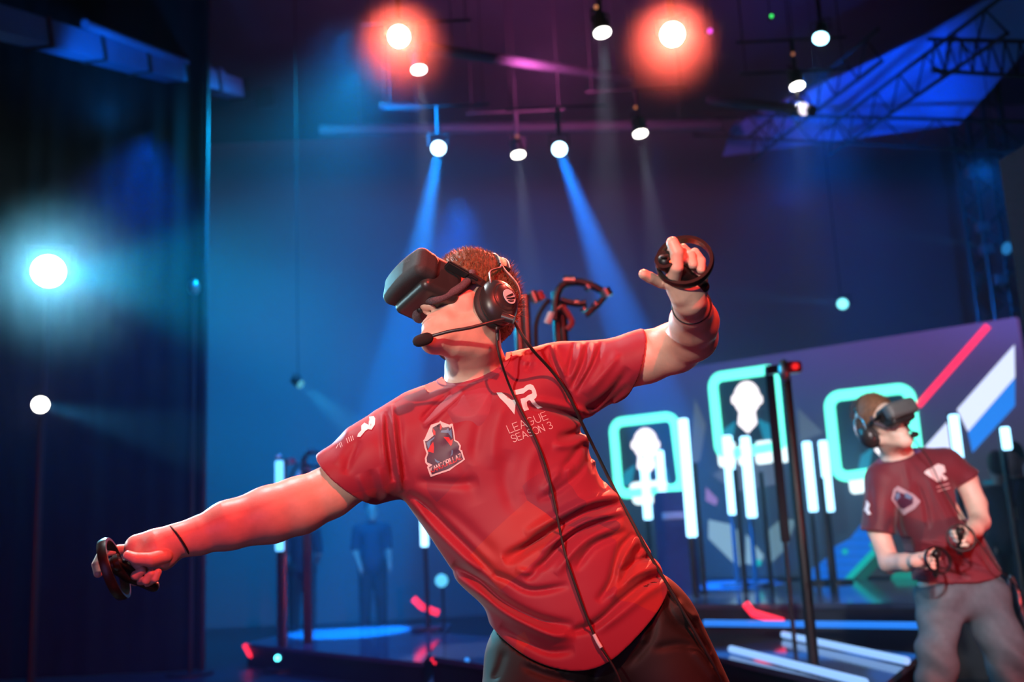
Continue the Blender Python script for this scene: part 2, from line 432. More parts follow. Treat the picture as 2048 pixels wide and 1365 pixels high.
def neon_frame(c, rad=.022):
    pts = [SC(x, y, .03) for x, y in rrect(c, .14)]
    return MB().tube(pts, rad, 10, closed=True).build('neon_frame', mint, scr, True)
fr1 = [(1226, 846), (1348, 832), (1366, 976), (1238, 990)]
fr2 = [(1424, 756), (1552, 738), (1574, 890), (1440, 912)]
fr3 = [(1657, 794), (1818, 776), (1838, 935), (1674, 956)]
for f in (fr1, fr2, fr3):
    sshape('portrait_background', rrect(f, .14), .006, dark_e)
    neon_frame(f, .05)
def ell(cx, cy, rx, ry, rot=0, n=22):
    r = R(rot); return [(cx + rx * math.cos(a) * math.cos(r) - ry * math.sin(a) * math.sin(r), cy + rx * math.cos(a) * math.sin(r) + ry * math.sin(a) * math.cos(r)) for a in [2 * math.pi * k / n for k in range(n)]]
def portrait(cx, cy, s, shirt=tealb):
    sshape('portrait_shirt', [(cx - 52 * s, cy + 92 * s), (cx - 46 * s, cy + 62 * s), (cx - 24 * s, cy + 46 * s), (cx + 24 * s, cy + 42 * s), (cx + 46 * s, cy + 52 * s), (cx + 54 * s, cy + 86 * s)], .012, shirt)
    sshape('portrait_collar', [(cx - 30 * s, cy + 90 * s), (cx - 22 * s, cy + 46 * s), (cx + 22 * s, cy + 44 * s), (cx + 34 * s, cy + 84 * s)], .016, dark_e)
    sshape('portrait_neck', [(cx - 15 * s, cy + 20 * s), (cx + 15 * s, cy + 20 * s), (cx + 20 * s, cy + 50 * s), (cx + 2 * s, cy + 70 * s), (cx - 18 * s, cy + 52 * s)], .020, skin_e)
    sshape('portrait_head', ell(cx, cy, 26 * s, 34 * s), .024, skin_e)
    for sd in (-1, 1): sshape('portrait_ear', ell(cx + sd * 27 * s, cy + 3 * s, 4 * s, 9 * s), .022, skin_e)
portrait(1291, 888, .92); portrait(1494, 797, 1.0); portrait(1768, 850, 1.0)
# name plates: rows of blurred white letters
for pl, m in (([(1258, 966), (1335, 960), (1336, 1002), (1268, 1012)], white_e), ([(1434, 886), (1470, 882), (1472, 932), (1438, 936)], white_e),
              ([(1476, 892), (1500, 888), (1502, 928), (1478, 932)], white_e), ([(1510, 884), (1546, 880), (1548, 926), (1512, 930)], white_e),
              ([(1560, 878), (1578, 876), (1580, 924), (1562, 926)], white_e), ([(1695, 946), (1752, 938), (1752, 982), (1702, 990)], white_e)):
    sshape('name_plate', rrect(pl, .2), .034, m)
for pl, m in (([(1417, 1040), (1463, 1050), (1484, 1071), (1484, 1132), (1473, 1132), (1417, 1077)], pale),
              ([(1492, 1069), (1528, 1112), (1524, 1122), (1511, 1132), (1492, 1128)], pale),
              ([(1535, 1063), (1560, 1040), (1592, 1040), (1573, 1096), (1538, 1132), (1532, 1122)], emit('screen_pale_dim', (.20, .36, .42), .6)),
              ([(1597, 818), (1646, 866), (1600, 884)], greyp), ([(1425, 950), (1470, 925), (1560, 930), (1560, 968), (1470, 985)], greyp),
              ([(1412, 975), (1436, 1000), (1432, 1012), (1412, 1002)], emit('screen_pink', (.35, .2, .5), .8)),
              ([(1390, 800), (1412, 850), (1400, 920), (1380, 940)], greyp),
              ([(1849, 896), (1903, 835), (1914, 914), (1880, 918)], lav), ([(1914, 820), (2029, 690), (2030, 755), (1936, 864)], lav),
              ([(1936, 865), (2030, 756), (2030, 812), (1945, 906)], emit('screen_azure', (.02, .25, .95), 1.0)),
              ([(1624, 1172), (1624, 1138), (1650, 1120), (1665, 1096), (1700, 1078), (1722, 1050), (1765, 1048), (1780, 1072), (1690, 1172)], dblue),
              ([(1700, 1172), (1760, 1104), (1778, 1110), (1720, 1172)], emit('screen_green', (0, .10, .07), .8)),
              ([(1775, 1170), (1790, 1142), (1840, 1142), (1840, 1170)], emit('screen_green2', (0, .30, .24), .8))):
    sshape('screen_shape', pl, .006, m)
MB().tube([SC(1836, 812, .02), SC(1976, 652, .02)], .030, 8).build('red_line', emit('screen_red', (1.0, .02, .08), 1.8), scr, True)
MB().tube([SC(1690, 1166, .02), SC(1752, 1100, .02)], .030, 8).build('teal_line', teal_e, scr, True)
for k in range(5):
    y = 962 + k * 27; sshape('screen_bar', [(1966, y), (2000, y - 2), (2001, y + 6), (1967, y + 8)], .008, emit('screen_bar', (0, .10, .17), .9) if k == 0 else bpy.data.materials['screen_bar'])
for k, (px, py, r) in enumerate(((1690, 1104, 6), (1516, 1126, 7), (1745, 1090, 6))):
    sshape('screen_dot', ell(px, py, r, r, n=12), .010, teal_e)
# grid on the blue blocks
gl = MB()
for k in range(7):
    y = 1062 + k * 17
    a, b = SC(1626 + max(0, (1110 - y)) * 1.1, y, .016), SC(min(1770, 1700 + (1172 - y) * .85), y, .016)
    gl.bar(a, b, .012, .004)
gl.build('grid_lines', emit('grid', (0, .03, .10), 1.0), scr)

# ------------------------------------------------------------------ LED tubes on stands
tube_e = emit('tube_glow', (.30, .68, 1.0), 4.0)
def led_tube(a, b, Y, r=.035, label='', floor_z=0.0, glow=None):
    A_, B_ = W(*a, Y), W(*b, Y)
    x = (A_.x + B_.x) / 2
    t = empty('led_tube_stand', (x, Y + .06, floor_z), label, 'light tube', 'upright glowing tubes on stage')
    MB().tube([(x, Y, A_.z), (x, Y, A_.z - .01), (x, Y, B_.z + .01), (x, Y, B_.z)], r, 12, radii=[r * .8, r, r, r * .8]).build('glowing_tube', glow or tube_e, t, True)
    MB().cyl((x, Y + r + .03, floor_z), (x, Y + r + .03, A_.z + .02), .022).build('pole', M_['black'], t, True)
    MB().cyl((x, Y + r + .03, floor_z), (x, Y + r + .03, floor_z + .025), .16, n=20).build('base', M_['black'], t)
    return t
led_tube((558, 922), (560, 1103), 8.8, .036, 'lone glowing tube above and below the outstretched arm', glow=emit('tube_glow_soft', (.12, .50, 1.0), 2.4))
led_tube((847, 1010), (849, 1094), 9.6, .035, 'glowing tube end peeking out left of the red shirt, under the arm', .2)
led_tube((1288, 915), (1296, 1040), 9.2, .040, 'glowing tube in front of the leftmost portrait, the longer of the two', rz * 0)
led_tube((1320, 902), (1325, 1012), 9.4, .040, 'glowing tube in front of the leftmost portrait, right beside a longer one')
led_tube((1368, 838), (1382, 1075), 8.2, .042, 'tallest glowing tube, between the left and the middle portrait')
led_tube((1453, 872), (1468, 1030), 9.3, .046, 'glowing tube under the left half of the middle portrait', rz)
led_tube((1488, 874), (1506, 1036), 9.3, .046, 'glowing tube under the right half of the middle portrait', rz)
led_tube((1575, 800), (1601, 1068), 7.6, .032, 'glowing tube just left of the tall black post')
led_tube((1614, 884), (1626, 1024), 9.2, .040, 'glowing tube just right of the tall black post', rz)
led_tube((1645, 882), (1661, 1024), 9.2, .040, 'glowing tube below the left edge of the right portrait', rz)
led_tube((1904, 830), (1920, 918), 7.6, .036, 'glowing tube above the shoulder of the second player')
led_tube((2008, 855), (2016, 900), 7.0, .032, 'short glowing tube above the people at the right edge')

# tall black posts of the cable rig at right
p = W(1575, 735, 6.0)
t = empty('cable_post', (W(1600, 1050, 6.0).x, 6.0, 0), 'tall black post with a small red lamp on top, left of the second player', 'post')
px_ = W(1600, 1050, 6.0).x
MB().cyl((px_, 6, 0), (px_, 6, p.z), .032, n=14).build('pole', M_['black'], t, True)
MB().box((px_, 6, .015), (.5, .5, .03), bevel=.008).build('base_plate', M_['black'], t)
MB().bar(W(1532, 742, 6.0), W(1592, 735, 6.0), .05).build('cross_arm', M_['darkmetal'], t)
q = W(1586, 736, 5.95); MB().box(q, (.09, .09, .07), bevel=.01).build('lamp_box', mat('red_box', (.35, .01, .02), .4), t)
MB().cyl(q + Vector((0, -.045, 0)), q + Vector((0, -.06, 0)), .02).build('lamp_lens', emit('red_led', (1, .02, .02), 1.0), t)
MB().sph(W(1568, 742, 5.95), .045, 10, (.8, .8, 1.6)).build('pulley', M_['metal'], t, True)
a, b = W(1538, 738, 6.6), W(1571, 1085, 6.6)
t = empty('hanging_bar', (a.x, 6.6, b.z), 'dark flat bar standing left of the tall black post', 'post')
xx = (a.x + b.x) / 2
MB().box((xx, 6.6, (a.z + b.z) / 2), (.055, .04, a.z - b.z), bevel=.006).build('bar', M_['blackmatte'], t)
MB().cyl((xx, 6.62, .0), (xx, 6.62, b.z), .014).build('rod', M_['black'], t, True)
# more slim dark poles below the screen
for px, Y, zt_, lab in ((1398, 8.6, 1045, 'slim dark pole right of the tallest glowing tube'), (1480, 8.5, 1060, 'slim dark pole under the middle portrait'), (1532, 8.9, 1060, 'slim dark pole left of the hanging bar'), (1655, 8.3, 1080, 'slim dark pole right of the tall black post')):
    b = W(px, zt_, Y)
    t = empty('slim_pole', (b.x, Y, 0), lab, 'pole'); MB().cyl((b.x, Y, 0), (b.x, Y, b.z + .5), .022).build('pole', M_['black'], t, True)
    MB().cyl((b.x, Y, 0), (b.x, Y, .02), .15, n=18).build('base', M_['black'], t)

# ------------------------------------------------------------------ cable rig behind the head
def rig(Y, ox, oy, s, label):
    """ox,oy: pixel of the top of the main pole; s: size factor"""
    def Q(px, py): return W(ox + (px - 1112) * s, oy + (py - 575) * s, Y)
    base = Q(1112, 900); t = empty('cable_rig', (base.x, Y, 0), label, 'cable rig')
    mm = M_['darkmetal']; hi = mat('rig_tube', (.22, .24, .26), .25, .8)
    r = .024
    for px, top in ((1034, 578), (1050, 590), (1112, 580), (1124, 600)):
        q = Q(px, top); MB().cyl((q.x, Y + (0 if px % 4 else .05), 0), (q.x, Y + (0 if px % 4 else .05), q.z), r, n=14).build('pole', hi if px % 4 else mm, t, True)
    MB().tube(bez([Q(1110, 640), Q(1112, 598), Q(1124, 572), Q(1150, 564), Q(1180, 570), Q(1205, 584), Q(1212, 596)], 24), .020).build('hoop', mm, t, True)
    MB().tube(bez([Q(1122, 600), Q(1140, 606), Q(1160, 608), Q(1172, 606)], 12), .018).build('hoop', mm, t, True)
    MB().tube(bez([Q(1212, 590), Q(1196, 610), Q(1184, 620), Q(1172, 632)], 12), .016).build('arm', mm, t, True)
    MB().tube(bez([Q(1098, 600), Q(1082, 622), Q(1072, 650), Q(1072, 700)], 14), .012).build('cable', M_['rubber'], t, True)
    MB().tube(bez([Q(1124, 612), Q(1136, 628), Q(1144, 646), Q(1134, 660)], 12), .015).build('arm', mat('rig_red', (.35, .05, .05), .5), t, True)
    for (a, b, rr, m) in (((1126, 562), (1150, 562), .026, hi), ((1208, 580), (1216, 594), .034, M_['metal']), ((1064, 584), (1072, 606), .022, M_['metal']), ((1078, 584), (1086, 600), .018, mat('rig_red2', (.5, .04, .05), .5)),
                          ((1104, 626), (1094, 648), .020, M_['white']), ((1112, 622), (1124, 612), .018, hi), ((1030, 575), (1034, 582), .026, M_['white']), ((1148, 606), (1158, 607), .020, hi),
                          ((1188, 606), (1194, 612), .020, hi), ((1166, 616), (1170, 622), .020, hi), ((1172, 572), (1180, 578), .022, hi)):
        MB().cyl(Q(*a), Q(*b), rr, n=12).build('clamp', m, t, True)
    return t
rig(5.0, 1112, 575, 1.0, 'metal rig of poles and hoops right behind the headphones of the player in front')
rig(9.0, 606, 912, .62, 'small dim cable rig far behind, just above the outstretched upper arm')
spot('rig_light', (.4, 3.0, 3.9), W(1110, 610, 5.0), (1.0, .25, .22), 60, 22, .5, .05)
spot('rig_light_white', (-1.6, 3.4, 3.4), W(1100, 610, 5.0), (.8, 1.0, .95), 75, 20, .5, .05)

# ------------------------------------------------------------------ stage lamps
lens_w = emit('lens_white', (1.0, .97, .9), 9.0)
lens_b = emit('lens_blue', (.45, .75, 1.0), 9.0)
lens_r = emit('lens_red', (1.0, .62, .42), 30.0)
lens_c = emit('lens_cyan', (.80, 1.0, 1.0), 30.0)
lens_s = emit('lens_soft', (1.0, .98, .9), 10.0)
def fixture(px, py, Y, aim, r, lens, label, hang=True, group=None):
    """moving-head stage lamp: clamp, yoke, head, lens; aim = direction its lens faces"""
    c = W(px, py, Y); d = Vector(aim).normalized()
    t = empty('stage_lamp', c, label, 'stage lamp', group)
    side = d.cross(Vector((0, 0, 1)));
    if side.length < .05: side = Vector((1, 0, 0))
    side.normalize()
    bk = c - d * (r * 2.6)
    MB().cyl(c - d * .012, bk, r * 1.12, r * .8, 20, True).build('head', M_['black'], t, True)
    MB().cyl(c - d * .012, c, r, r, 24).build('lens', lens, t)
    mid = c - d * (r * 1.3); up = Vector((0, 0, 1))
    yk = MB().tube([mid + side * r * 1.3, mid + side * r * 1.35 + up * r * 1.7, mid - side * r * 1.35 + up * r * 1.7, mid - side * r * 1.3], r * .14, 8)
    yk.build('yoke', M_['black'], t, True)
    if hang:
        MB().cyl(mid + up * r * 1.7, mid + up * (r * 1.7 + .25), r * .3, n=12).build('clamp', M_['darkmetal'], t, True)
        MB().tube([mid + up * (r * 1.7 + .25) - Vector((.45, 0, 0)), mid + up * (r * 1.7 + .25) + Vector((.45, 0, 0))], .012, 8).build('hanging_pipe', gm, t, True)
        q_ = mid + up * (r * 1.7 + .26); wz = MB()
        for sx in (-.4, .4): wz.cyl(q_ + Vector((sx, 0, 0)), (q_.x + sx, q_.y, 6.7), .004, n=6)
        wz.build('hanging_wire', gm, t)
    elif Y > 7.65:
        MB().cyl((mid.x, mid.y + .05, mid.z), (mid.x, mid.y + .05, 6.7), .004, n=8).build('hanging_wire', M_['blackmatte'], t, True)
    return t, c, d
def beam_lamp(px, py, Y, end, r, lens, col, power, ang, label, vis=None, blend=.25, rad=.04, **k):
    tgt = Vector(end); c = W(px, py, Y)
    t, c, d = fixture(px, py, Y, vis if vis is not None else (tgt - c), r, lens, label, **k)
    s_ = spot('stage_lamp_beam', c + d * .03, tgt, col, power, ang, blend, rad)
    setparent(s_, t) if False else None
    return t
camd = lambda px, py, Y: (CAM - W(px, py, Y))
beam_lamp(877, 297, 8.0, W(815, 640, 8.6), .060, lens_b, (.0, .25, 1.0), 34000, 15, 'blue stage lamp above the headset, shining down and left', camd(877, 297, 8) + Vector((0, 3, -1)))
beam_lamp(1119, 299, 8.0, W(1245, 640, 8.6), .060, lens_b, (.0, .20, 1.0), 34000, 15, 'blue stage lamp right of the headset, shining down and right', camd(1119, 299, 8) + Vector((0, 3, -1)))
wl = [(838, 141, 7.6, (872, 560), .060, 'white downlight close under the left red lamp'),
      (1205, 67, 6.6, (1215, 420), .058, 'white downlight left of the right red lamp'),
      (1037, 311, 8.6, (1060, 560), .060, 'dim white downlight between the two blue lamps'),
      (1281, 269, 8.4, (1325, 560), .060, 'white downlight above the raised hand'),
      (1595, 174, 7.6, (1615, 430), .056, 'white downlight in front of the blue ceiling sail')]
for px, py, Y, e, r, lab in wl:
    beam_lamp(px, py, Y, W(*e, Y), r, lens_w, (.75, .80, 1.0), 700, 13, lab, Vector((.1, -.15, -1)))
beam_lamp(1641, 78, 7.0, W(1600, 300, 7.5), .055, emit('lens_azure', (.35, .8, 1.0), 9.0), (.1, .4, 1.0), 90, 16, 'pale blue stage lamp high on the right, right of the green dot', Vector((-.3, -.4, -1)))
fixture(1609, 218, 7.6, (.5, -1, -.3), .05, emit('lens_pinkish', (.9, .8, .95), 1.6), 'small dim lamp just below the white downlight on the right')
beam_lamp(798, 73, 6.4, W(820, 300, 1.0), .072, lens_r, (1.0, .11, .06), 4500, 40, 'left of the two glaring red stage lamps', camd(798, 73, 6.4), .6, .05)
beam_lamp(1345, 69, 6.4, W(1320, 300, 1.0), .080, lens_r, (1.0, .11, .06), 5200, 40, 'right of the two glaring red stage lamps', camd(1345, 69, 6.4), .6, .05)
beam_lamp(97, 543, 7.6, W(180, 560, 1.0), .12, lens_c, (.20, .75, 1.0), 2200, 30, 'big glaring white stage lamp on the left', camd(97, 543, 7.6), .7, .06, hang=False)
beam_lamp(81, 810, 7.0, W(600, 930, 7.6), .055, lens_s, (.05, .5, 1.0), 500, 28, 'small round white stage lamp below the big glaring one', camd(81, 810, 7.0), .5, .04, hang=False)
beam_lamp(602, 770, 9.0, W(760, 900, 8.8), .04, emit('lens_dimcyan', (.1, .5, .7), .8), (.05, .55, 1.0), 700, 24, 'dim cyan lamp left of the player, its beam falling right', Vector((1, -.4, -.7)), .4, .04, hang=False)
beam_lamp(1685, 608, 9.0, W(1300, 575, 8.6), .05, emit('lens_teal', (.2, .8, .9), 2.2), (.02, .40, 1.0), 700, 6, 'small teal lamp right of the raised arm', Vector((-.5, -1, 0)), .3, .03, hang=False)
beam_lamp(2012, 497, 7.8, W(1500, 430, 8.4), .05, emit('lens_teal2', (.02, .2, .5), .8), (.02, .35, .9), 900, 7, 'dim lamp on the upright truss with a long thin beam', Vector((-1, -.3, .1)), .3, .03, hang=False)
c_ = W(97, 543, 7.6); spot('stage_lamp_beam', c_, W(800, 590, 6.6), (.0, .45, .80), 2600, 44, .8, .06)
# lamps on stands for the two left ones
for px, py, Y, lab in ((97, 543, 7.6, 'dark stand under the big glaring lamp'), (81, 810, 7.0, 'short dark stand under the small round lamp')):
    c = W(px, py, Y); d_ = (CAM - c).normalized(); b_ = c - d_ * .22
    t = empty('lamp_stand', (b_.x, b_.y, 0), lab, 'stand')
    MB().cyl((b_.x, b_.y, .02), (b_.x, b_.y, b_.z - .22 if py < 600 else b_.z - .1), .02).build('pole', M_['black'], t, True)
    MB().cyl((b_.x, b_.y, 0), (b_.x, b_.y, .02), .22, n=20).build('base', M_['black'], t)
# small points of light
def dot(px, py, Y, r, col, st, label, cat='indicator light'):
    c = W(px, py, Y); t = empty('signal_light', c, label, cat)
    if py < 400: MB().cyl(c + Vector((0, r + .03, 0)), (c.x, c.y + r + .03, 6.7), .004, n=6).build('hanging_wire', gm, t)
    elif py < 1200: MB().cyl((c.x, c.y + r + .05, 0), (c.x, c.y + r + .05, c.z), .012, n=8).build('stand_pole', gm, t)
    MB().sph(c, r, 8).build('bulb', emit('dot_' + str(px), col, st), t, True)
    MB().cyl(c + Vector((0, .9 * r, 0)), c + Vector((0, .9 * r + .05, 0)), r * 1.1).build('housing', M_['black'], t, True)
dot(1543, 32, 7.0, .012, (.05, .9, .15), 2.0, 'tiny green light at the top, right of the red lamp')
dot(1420, 62, 6.9, .020, (.7, .05, 1.0), 1.2, 'tiny violet light beside the right red lamp')
dot(555, 1317, 8.1, .022, (.1, .9, 1.0), 6.0, 'tiny cyan light on the front of the left platform')
dot(934, 1321, 7.0, .016, (.02, .2, .7), 2.0, 'tiny blue light beside the near red zigzag')
dot(883, 1162, 9.5, .06, (.1, .55, .9), 1.4, 'small blurred cyan lamp under the red shirt')
dot(1271, 215, 8.3, .015, (1.0, .3, .12), .5, 'tiny amber light above the white downlight over the raised hand')
dot(1034, 273, 8.5, .018, (1.0, .28, .18), .35, 'tiny amber light above the dim white downlight')
dot(1192, 14, 6.5, .015, (1.0, .35, .15), .6, 'tiny amber light at the top edge of the picture')
dot(1586, 108, 7.5, .015, (1.0, .35, .2), .35, 'tiny amber light above the downlight in front of the blue sail')
# truss of the lamps: long pipes across the hall
for k, (a, b, Ya, Yb, lab) in enumerate((((640, 262), (1440, 250), 10.5, 10.5, 'long level lighting pipe across the far end of the hall'), ((850, 96), (1260, 158), 7.2, 9.8, 'long slanting lighting pipe running away from the left red lamp'),
      ((1420, 200), (1625, 222), 9.0, 7.6, 'short lighting pipe left of the small dim lamp'), ((760, 214), (840, 216), 9, 9, 'short bar behind the beam of the white downlight at left'))):
    a_, b_ = W(*a, Ya), W(*b, Yb)
    mw = MB().tube([a_, b_], .045 if k else .07, 10)
    for f_ in (.1, .9): w_ = a_.lerp(b_, f_); mw.cyl(w_, (w_.x, w_.y, 6.7), .004, n=6)
    o = mw.build('lighting_pipe', mat('pipe_paint', (.04, .04, .055), .6), None, True); tag(o, lab, 'pipe')
spot('pipe_wash', W(1000, 330, 6.2), W(1000, 130, 8.2), (.22, .10, 1.0), 30, 70, .7, .05)

# ------------------------------------------------------------------ haze
bmh = MB().box((.4, 9.45, 3.3), (15.6, 7.7, 6.5))
hm = bpy.data.materials.new('stage_haze'); hm.use_nodes = True; nt = hm.node_tree; nt.nodes.clear()
out = nt.nodes.new('ShaderNodeOutputMaterial'); vsn = nt.nodes.new('ShaderNodeVolumeScatter')
vsn.inputs['Color'].default_value = (.85, .92, 1.0, 1); vsn.inputs['Density'].default_value = .024; vsn.inputs['Anisotropy'].default_value = .45
nt.links.new(vsn.outputs[0], out.inputs['Volume'])
o = bmh.build('haze', hm); tag(o, 'thin blue stage haze hanging in the hall behind the player', 'haze', None, 'stuff')
# ================================================================== soft-body modelling: signed distance -> mesh
import openvdb as vdb
def npv(v): return np.array(v, dtype=np.float64)
def smin(a, b, k):
    if k <= 0: return np.minimum(a, b)
    h = np.clip(.5 + .5 * (b - a) / k, 0, 1); return b * (1 - h) + a * h - k * h * (1 - h)
def smax(a, b, k): return -smin(-a, -b, k)
def cone(a, b, ra, rb=None):
    a = npv(a); b = npv(b); rb = ra if rb is None else rb; d = b - a; L2 = max(d @ d, 1e-12)
    def f(P):
        t = np.clip((P - a) @ d / L2, 0, 1)
        return np.linalg.norm(P - a - t[:, None] * d, axis=1) - (ra + (rb - ra) * t)
    return f
def ell_(c, rad, M=None):
    c = npv(c); r = npv(rad); M = np.eye(3) if M is None else np.array(M)   # columns = axes
    def f(P):
        q = (P - c) @ M; k0 = np.linalg.norm(q / r, axis=1) + 1e-9; k1 = np.linalg.norm(q / (r * r), axis=1) + 1e-9
        return k0 * (k0 - 1) / k1
    return f
def rbox(c, half, rr, M=None):
    c = npv(c); h = npv(half) - rr; M = np.eye(3) if M is None else np.array(M)
    def f(P):
        q = np.abs((P - c) @ M) - h
        return np.linalg.norm(np.maximum(q, 0), axis=1) + np.minimum(q.max(axis=1), 0) - rr
    return f
def plane(p, n):
    """negative on the side n points away from"""
    p = npv(p); n = npv(n); n = n / np.linalg.norm(n)
    return lambda P: (P - p) @ n
def loft(O, D, U, Wd, tab, bdepth=None):
    """tab rows: h, u_left, u_right, half_depth, w_centre in metres along D, across U, in depth Wd"""
    O = npv(O); D = npv(D); U = npv(U); Wd = npv(Wd); tab = np.array(sorted(tab)); 
    hs = np.linspace(tab[0, 0], tab[-1, 0], 80)
    cols = [np.interp(hs, tab[:, 0], tab[:, j]) for j in range(1, 5)]
    ker = np.array([1, 2, 3, 2, 1.]); ker /= ker.sum()
    cols = [np.convolve(np.pad(c, 2, mode='edge'), ker, 'valid') for c in cols]
    def f(P):
        q = P - O; h = q @ D; u = q @ U; w = q @ Wd
        l, r, b, wc = [np.interp(h, hs, c) for c in cols]
        a = (r - l) / 2; x = np.abs(u - (l + r) / 2); y = np.abs(w - wc)
        p = 2.4
        k = ((x / a) ** p + (y / b) ** p) ** (1 / p)
        rad = np.sqrt(x * x + y * y) + 1e-6
        d = rad * (1 - 1 / np.maximum(k, .25)) * .9
        ex = np.maximum(h - tab[-1, 0], tab[0, 0] - h)
        return np.where(ex > 0, np.sqrt(np.maximum(d, 0) ** 2 + ex ** 2), np.maximum(d, ex))
    return f
def sdf_mesh(prims, vox, post=None, margin=0.02, bbox=None, tile=16, slack=0.0):
    """prims: list of (fn, k) joined by smooth union in order; post(P, d) -> d for cuts and folds"""
    lo, hi = [np.array(v, float) for v in bbox]
    ts = tile * vox; i0 = np.floor(lo / ts).astype(int); i1 = np.ceil(hi / ts).astype(int)
    I = np.stack(np.meshgrid(*[np.arange(i0[k], i1[k] + 1) for k in range(3)], indexing='ij'), -1).reshape(-1, 3)
    C = (I + .5) * ts - vox * .5; hd = ts * math.sqrt(3) / 2
    Dm = np.stack([f(C) for f, k in prims], 1); dmin = Dm.min(1); kmax = max(k for f, k in prims)
    act = np.abs(dmin) < hd * 1.1 + margin + kmax * .5 + slack
    g = vdb.FloatGrid(); g = vdb.FloatGrid(1.0) if False else vdb.FloatGrid(vox * 4)
    g.transform = vdb.createLinearTransform(voxelSize=vox)
    for idx in I[(~act) & (dmin < 0)]:
        a = idx * tile; g.fill(tuple(int(v) for v in a), tuple(int(v) + tile - 1 for v in a), -vox * 4, False)
    ar = np.arange(tile); L = np.stack(np.meshgrid(ar, ar, ar, indexing='ij'), -1).reshape(-1, 3)
    for ti in np.nonzero(act)[0]:
        idx = I[ti]; P = (idx * tile + L) * vox
        d = None
        for j, (f, k) in enumerate(prims):
            if Dm[ti, j] - dmin[ti] > 2 * hd + k + .004: continue
            dj = f(P); d = dj if d is None else smin(d, dj, k)
        if post is not None: d = post(P, d)
        d = np.clip(d, -vox * 4, vox * 4)
        if d.min() > vox * 3.9: continue
        g.copyFromArray(d.astype(np.float32).reshape(tile, tile, tile), ijk=tuple(int(v) for v in idx * tile))
    pts, quads = g.convertToQuads(isovalue=0.0)
    return np.array(pts), np.array(quads)
def np_mesh(name, pts, quads, m, parent=None, smooth=True, flip=True):
    me = bpy.data.meshes.new(name)
    if flip: quads = quads[:, ::-1]
    nv, nf = len(pts), len(quads)
    me.vertices.add(nv); me.vertices.foreach_set('co', pts.astype(np.float32).ravel())
    me.loops.add(nf * 4); me.loops.foreach_set('vertex_index', quads.astype(np.int32).ravel())
    me.polygons.add(nf); me.polygons.foreach_set('loop_start', np.arange(0, nf * 4, 4, dtype=np.int32))
    me.polygons.foreach_set('loop_total', np.full(nf, 4, dtype=np.int32))
    me.polygons.foreach_set('use_smooth', np.full(nf, smooth))
    me.update(calc_edges=True); me.validate()
    me.materials.append(m)
    o = bpy.data.objects.new(name, me); COL.objects.link(o)
    return setparent(o, parent)
def polyline_px(pl, n=60):
    """dense smooth samples of a pixel polyline"""
    P = [Vector((x, y, 0)) for x, y in pl]
    if len(P) == 2: pts = [P[0].lerp(P[1], t / n) for t in range(n + 1)]
    else: pts = bez(P, n)
    return np.array([(p.x, p.y) for p in pts])
def seg_dist(Q, pl):
    """distance of pixels Q to polyline, and the side-signed one"""
    best = np.full(len(Q), 1e9); sgn = np.zeros(len(Q)); tt = np.zeros(len(Q)); n = len(pl) - 1
    for i in range(n):
        a = pl[i]; b = pl[i + 1]; d = b - a; L2 = max(d @ d, 1e-9)
        t = np.clip((Q - a) @ d / L2, 0, 1); r = Q - a - t[:, None] * d; D2 = np.hypot(r[:, 0], r[:, 1])
        m = D2 < best; best[m] = D2[m]; sgn[m] = np.sign(d[0] * r[m, 1] - d[1] * r[m, 0]); tt[m] = (i + t[m]) / n
    return best, sgn, tt
# ================================================================== people
def smoothn(P, s, seed=0.0):
    """cheap smooth 3-D noise"""
    x, y, z = (P * s).T
    return (np.sin(x + 1.7 * np.sin(y * .9 + seed) + seed * 3.1) + np.sin(y * 1.3 + 1.3 * np.sin(z * 1.1 + seed * 2)) + np.sin(z * 1.1 + 1.5 * np.sin(x * .8 - seed))) / 3
class Frame:
    """head frame: C centre between the ears, F forward, L to the wearer's left, U up, s scale"""
    def __init__(s, C, F, L, sc=1.0):
        s.C = Vector(C); s.F = Vector(F).normalized(); s.L = (Vector(L) - s.F * Vector(L).dot(s.F)).normalized(); s.U = s.F.cross(s.L).normalized(); s.s = sc
        s.M = Matrix((s.F, s.L, s.U)).transposed()
    def p(s, f, l, u): return s.C + (s.F * f + s.L * l + s.U * u) * s.s
    def q(s, P): return ((P - npv(s.C)) @ np.array(s.M)) / s.s
def head_prims(H):
    M = np.array(H.M); s = H.s
    E = lambda f, l, u, a, b, c: ell_(H.p(f, l, u), (a * s, b * s, c * s), M)
    K = lambda a, b, ra, rb: cone(H.p(*a), H.p(*b), ra * s, rb * s)
    pr = [(E(-.006, 0, .080, .102, .076, .108), .02), (E(.040, 0, .005, .066, .060, .100), .03)]
    for d in (-1, 1):
        pr += [(K((.012, d * .054, -.042), (.088, d * .024, -.096), .020, .017), .022), (K((-.005, d * .062, -.005), (.012, d * .054, -.045), .018, .018), .02),
               (K((.070, d * .040, -.004), (.050, d * .052, -.004), .022, .020), .02),
               (K((.086, d * .030, .038), (.092, d * .008, .040), .012, .011), .015),
               (E(.084, d * .028, -.055, .022, .018, .024), .02),
               (E(-.006, d * .078, .004, .012, .007, .030), .006)]
    pr += [(K((.094, 0, -.098), (.106, 0, -.104), .021, .018), .018), (K((.05, 0, -.085), (.085, 0, -.10), .035, .026), .03),
           (K((.098, 0, .036), (.124, 0, -.014), .008, .011), .010), (E(.124, 0, -.020, .013, .012, .009), .006),
           (E(.114, .012, -.022, .010, .007, .008), .005), (E(.114, -.012, -.022, .010, .007, .008), .005),
           (E(.100, 0, -.062, .020, .030, .030), .014),
           (E(.112, 0, -.056, .0095, .024, .0052), .004), (E(.111, 0, -.068, .0095, .021, .0058), .004)]
    return pr
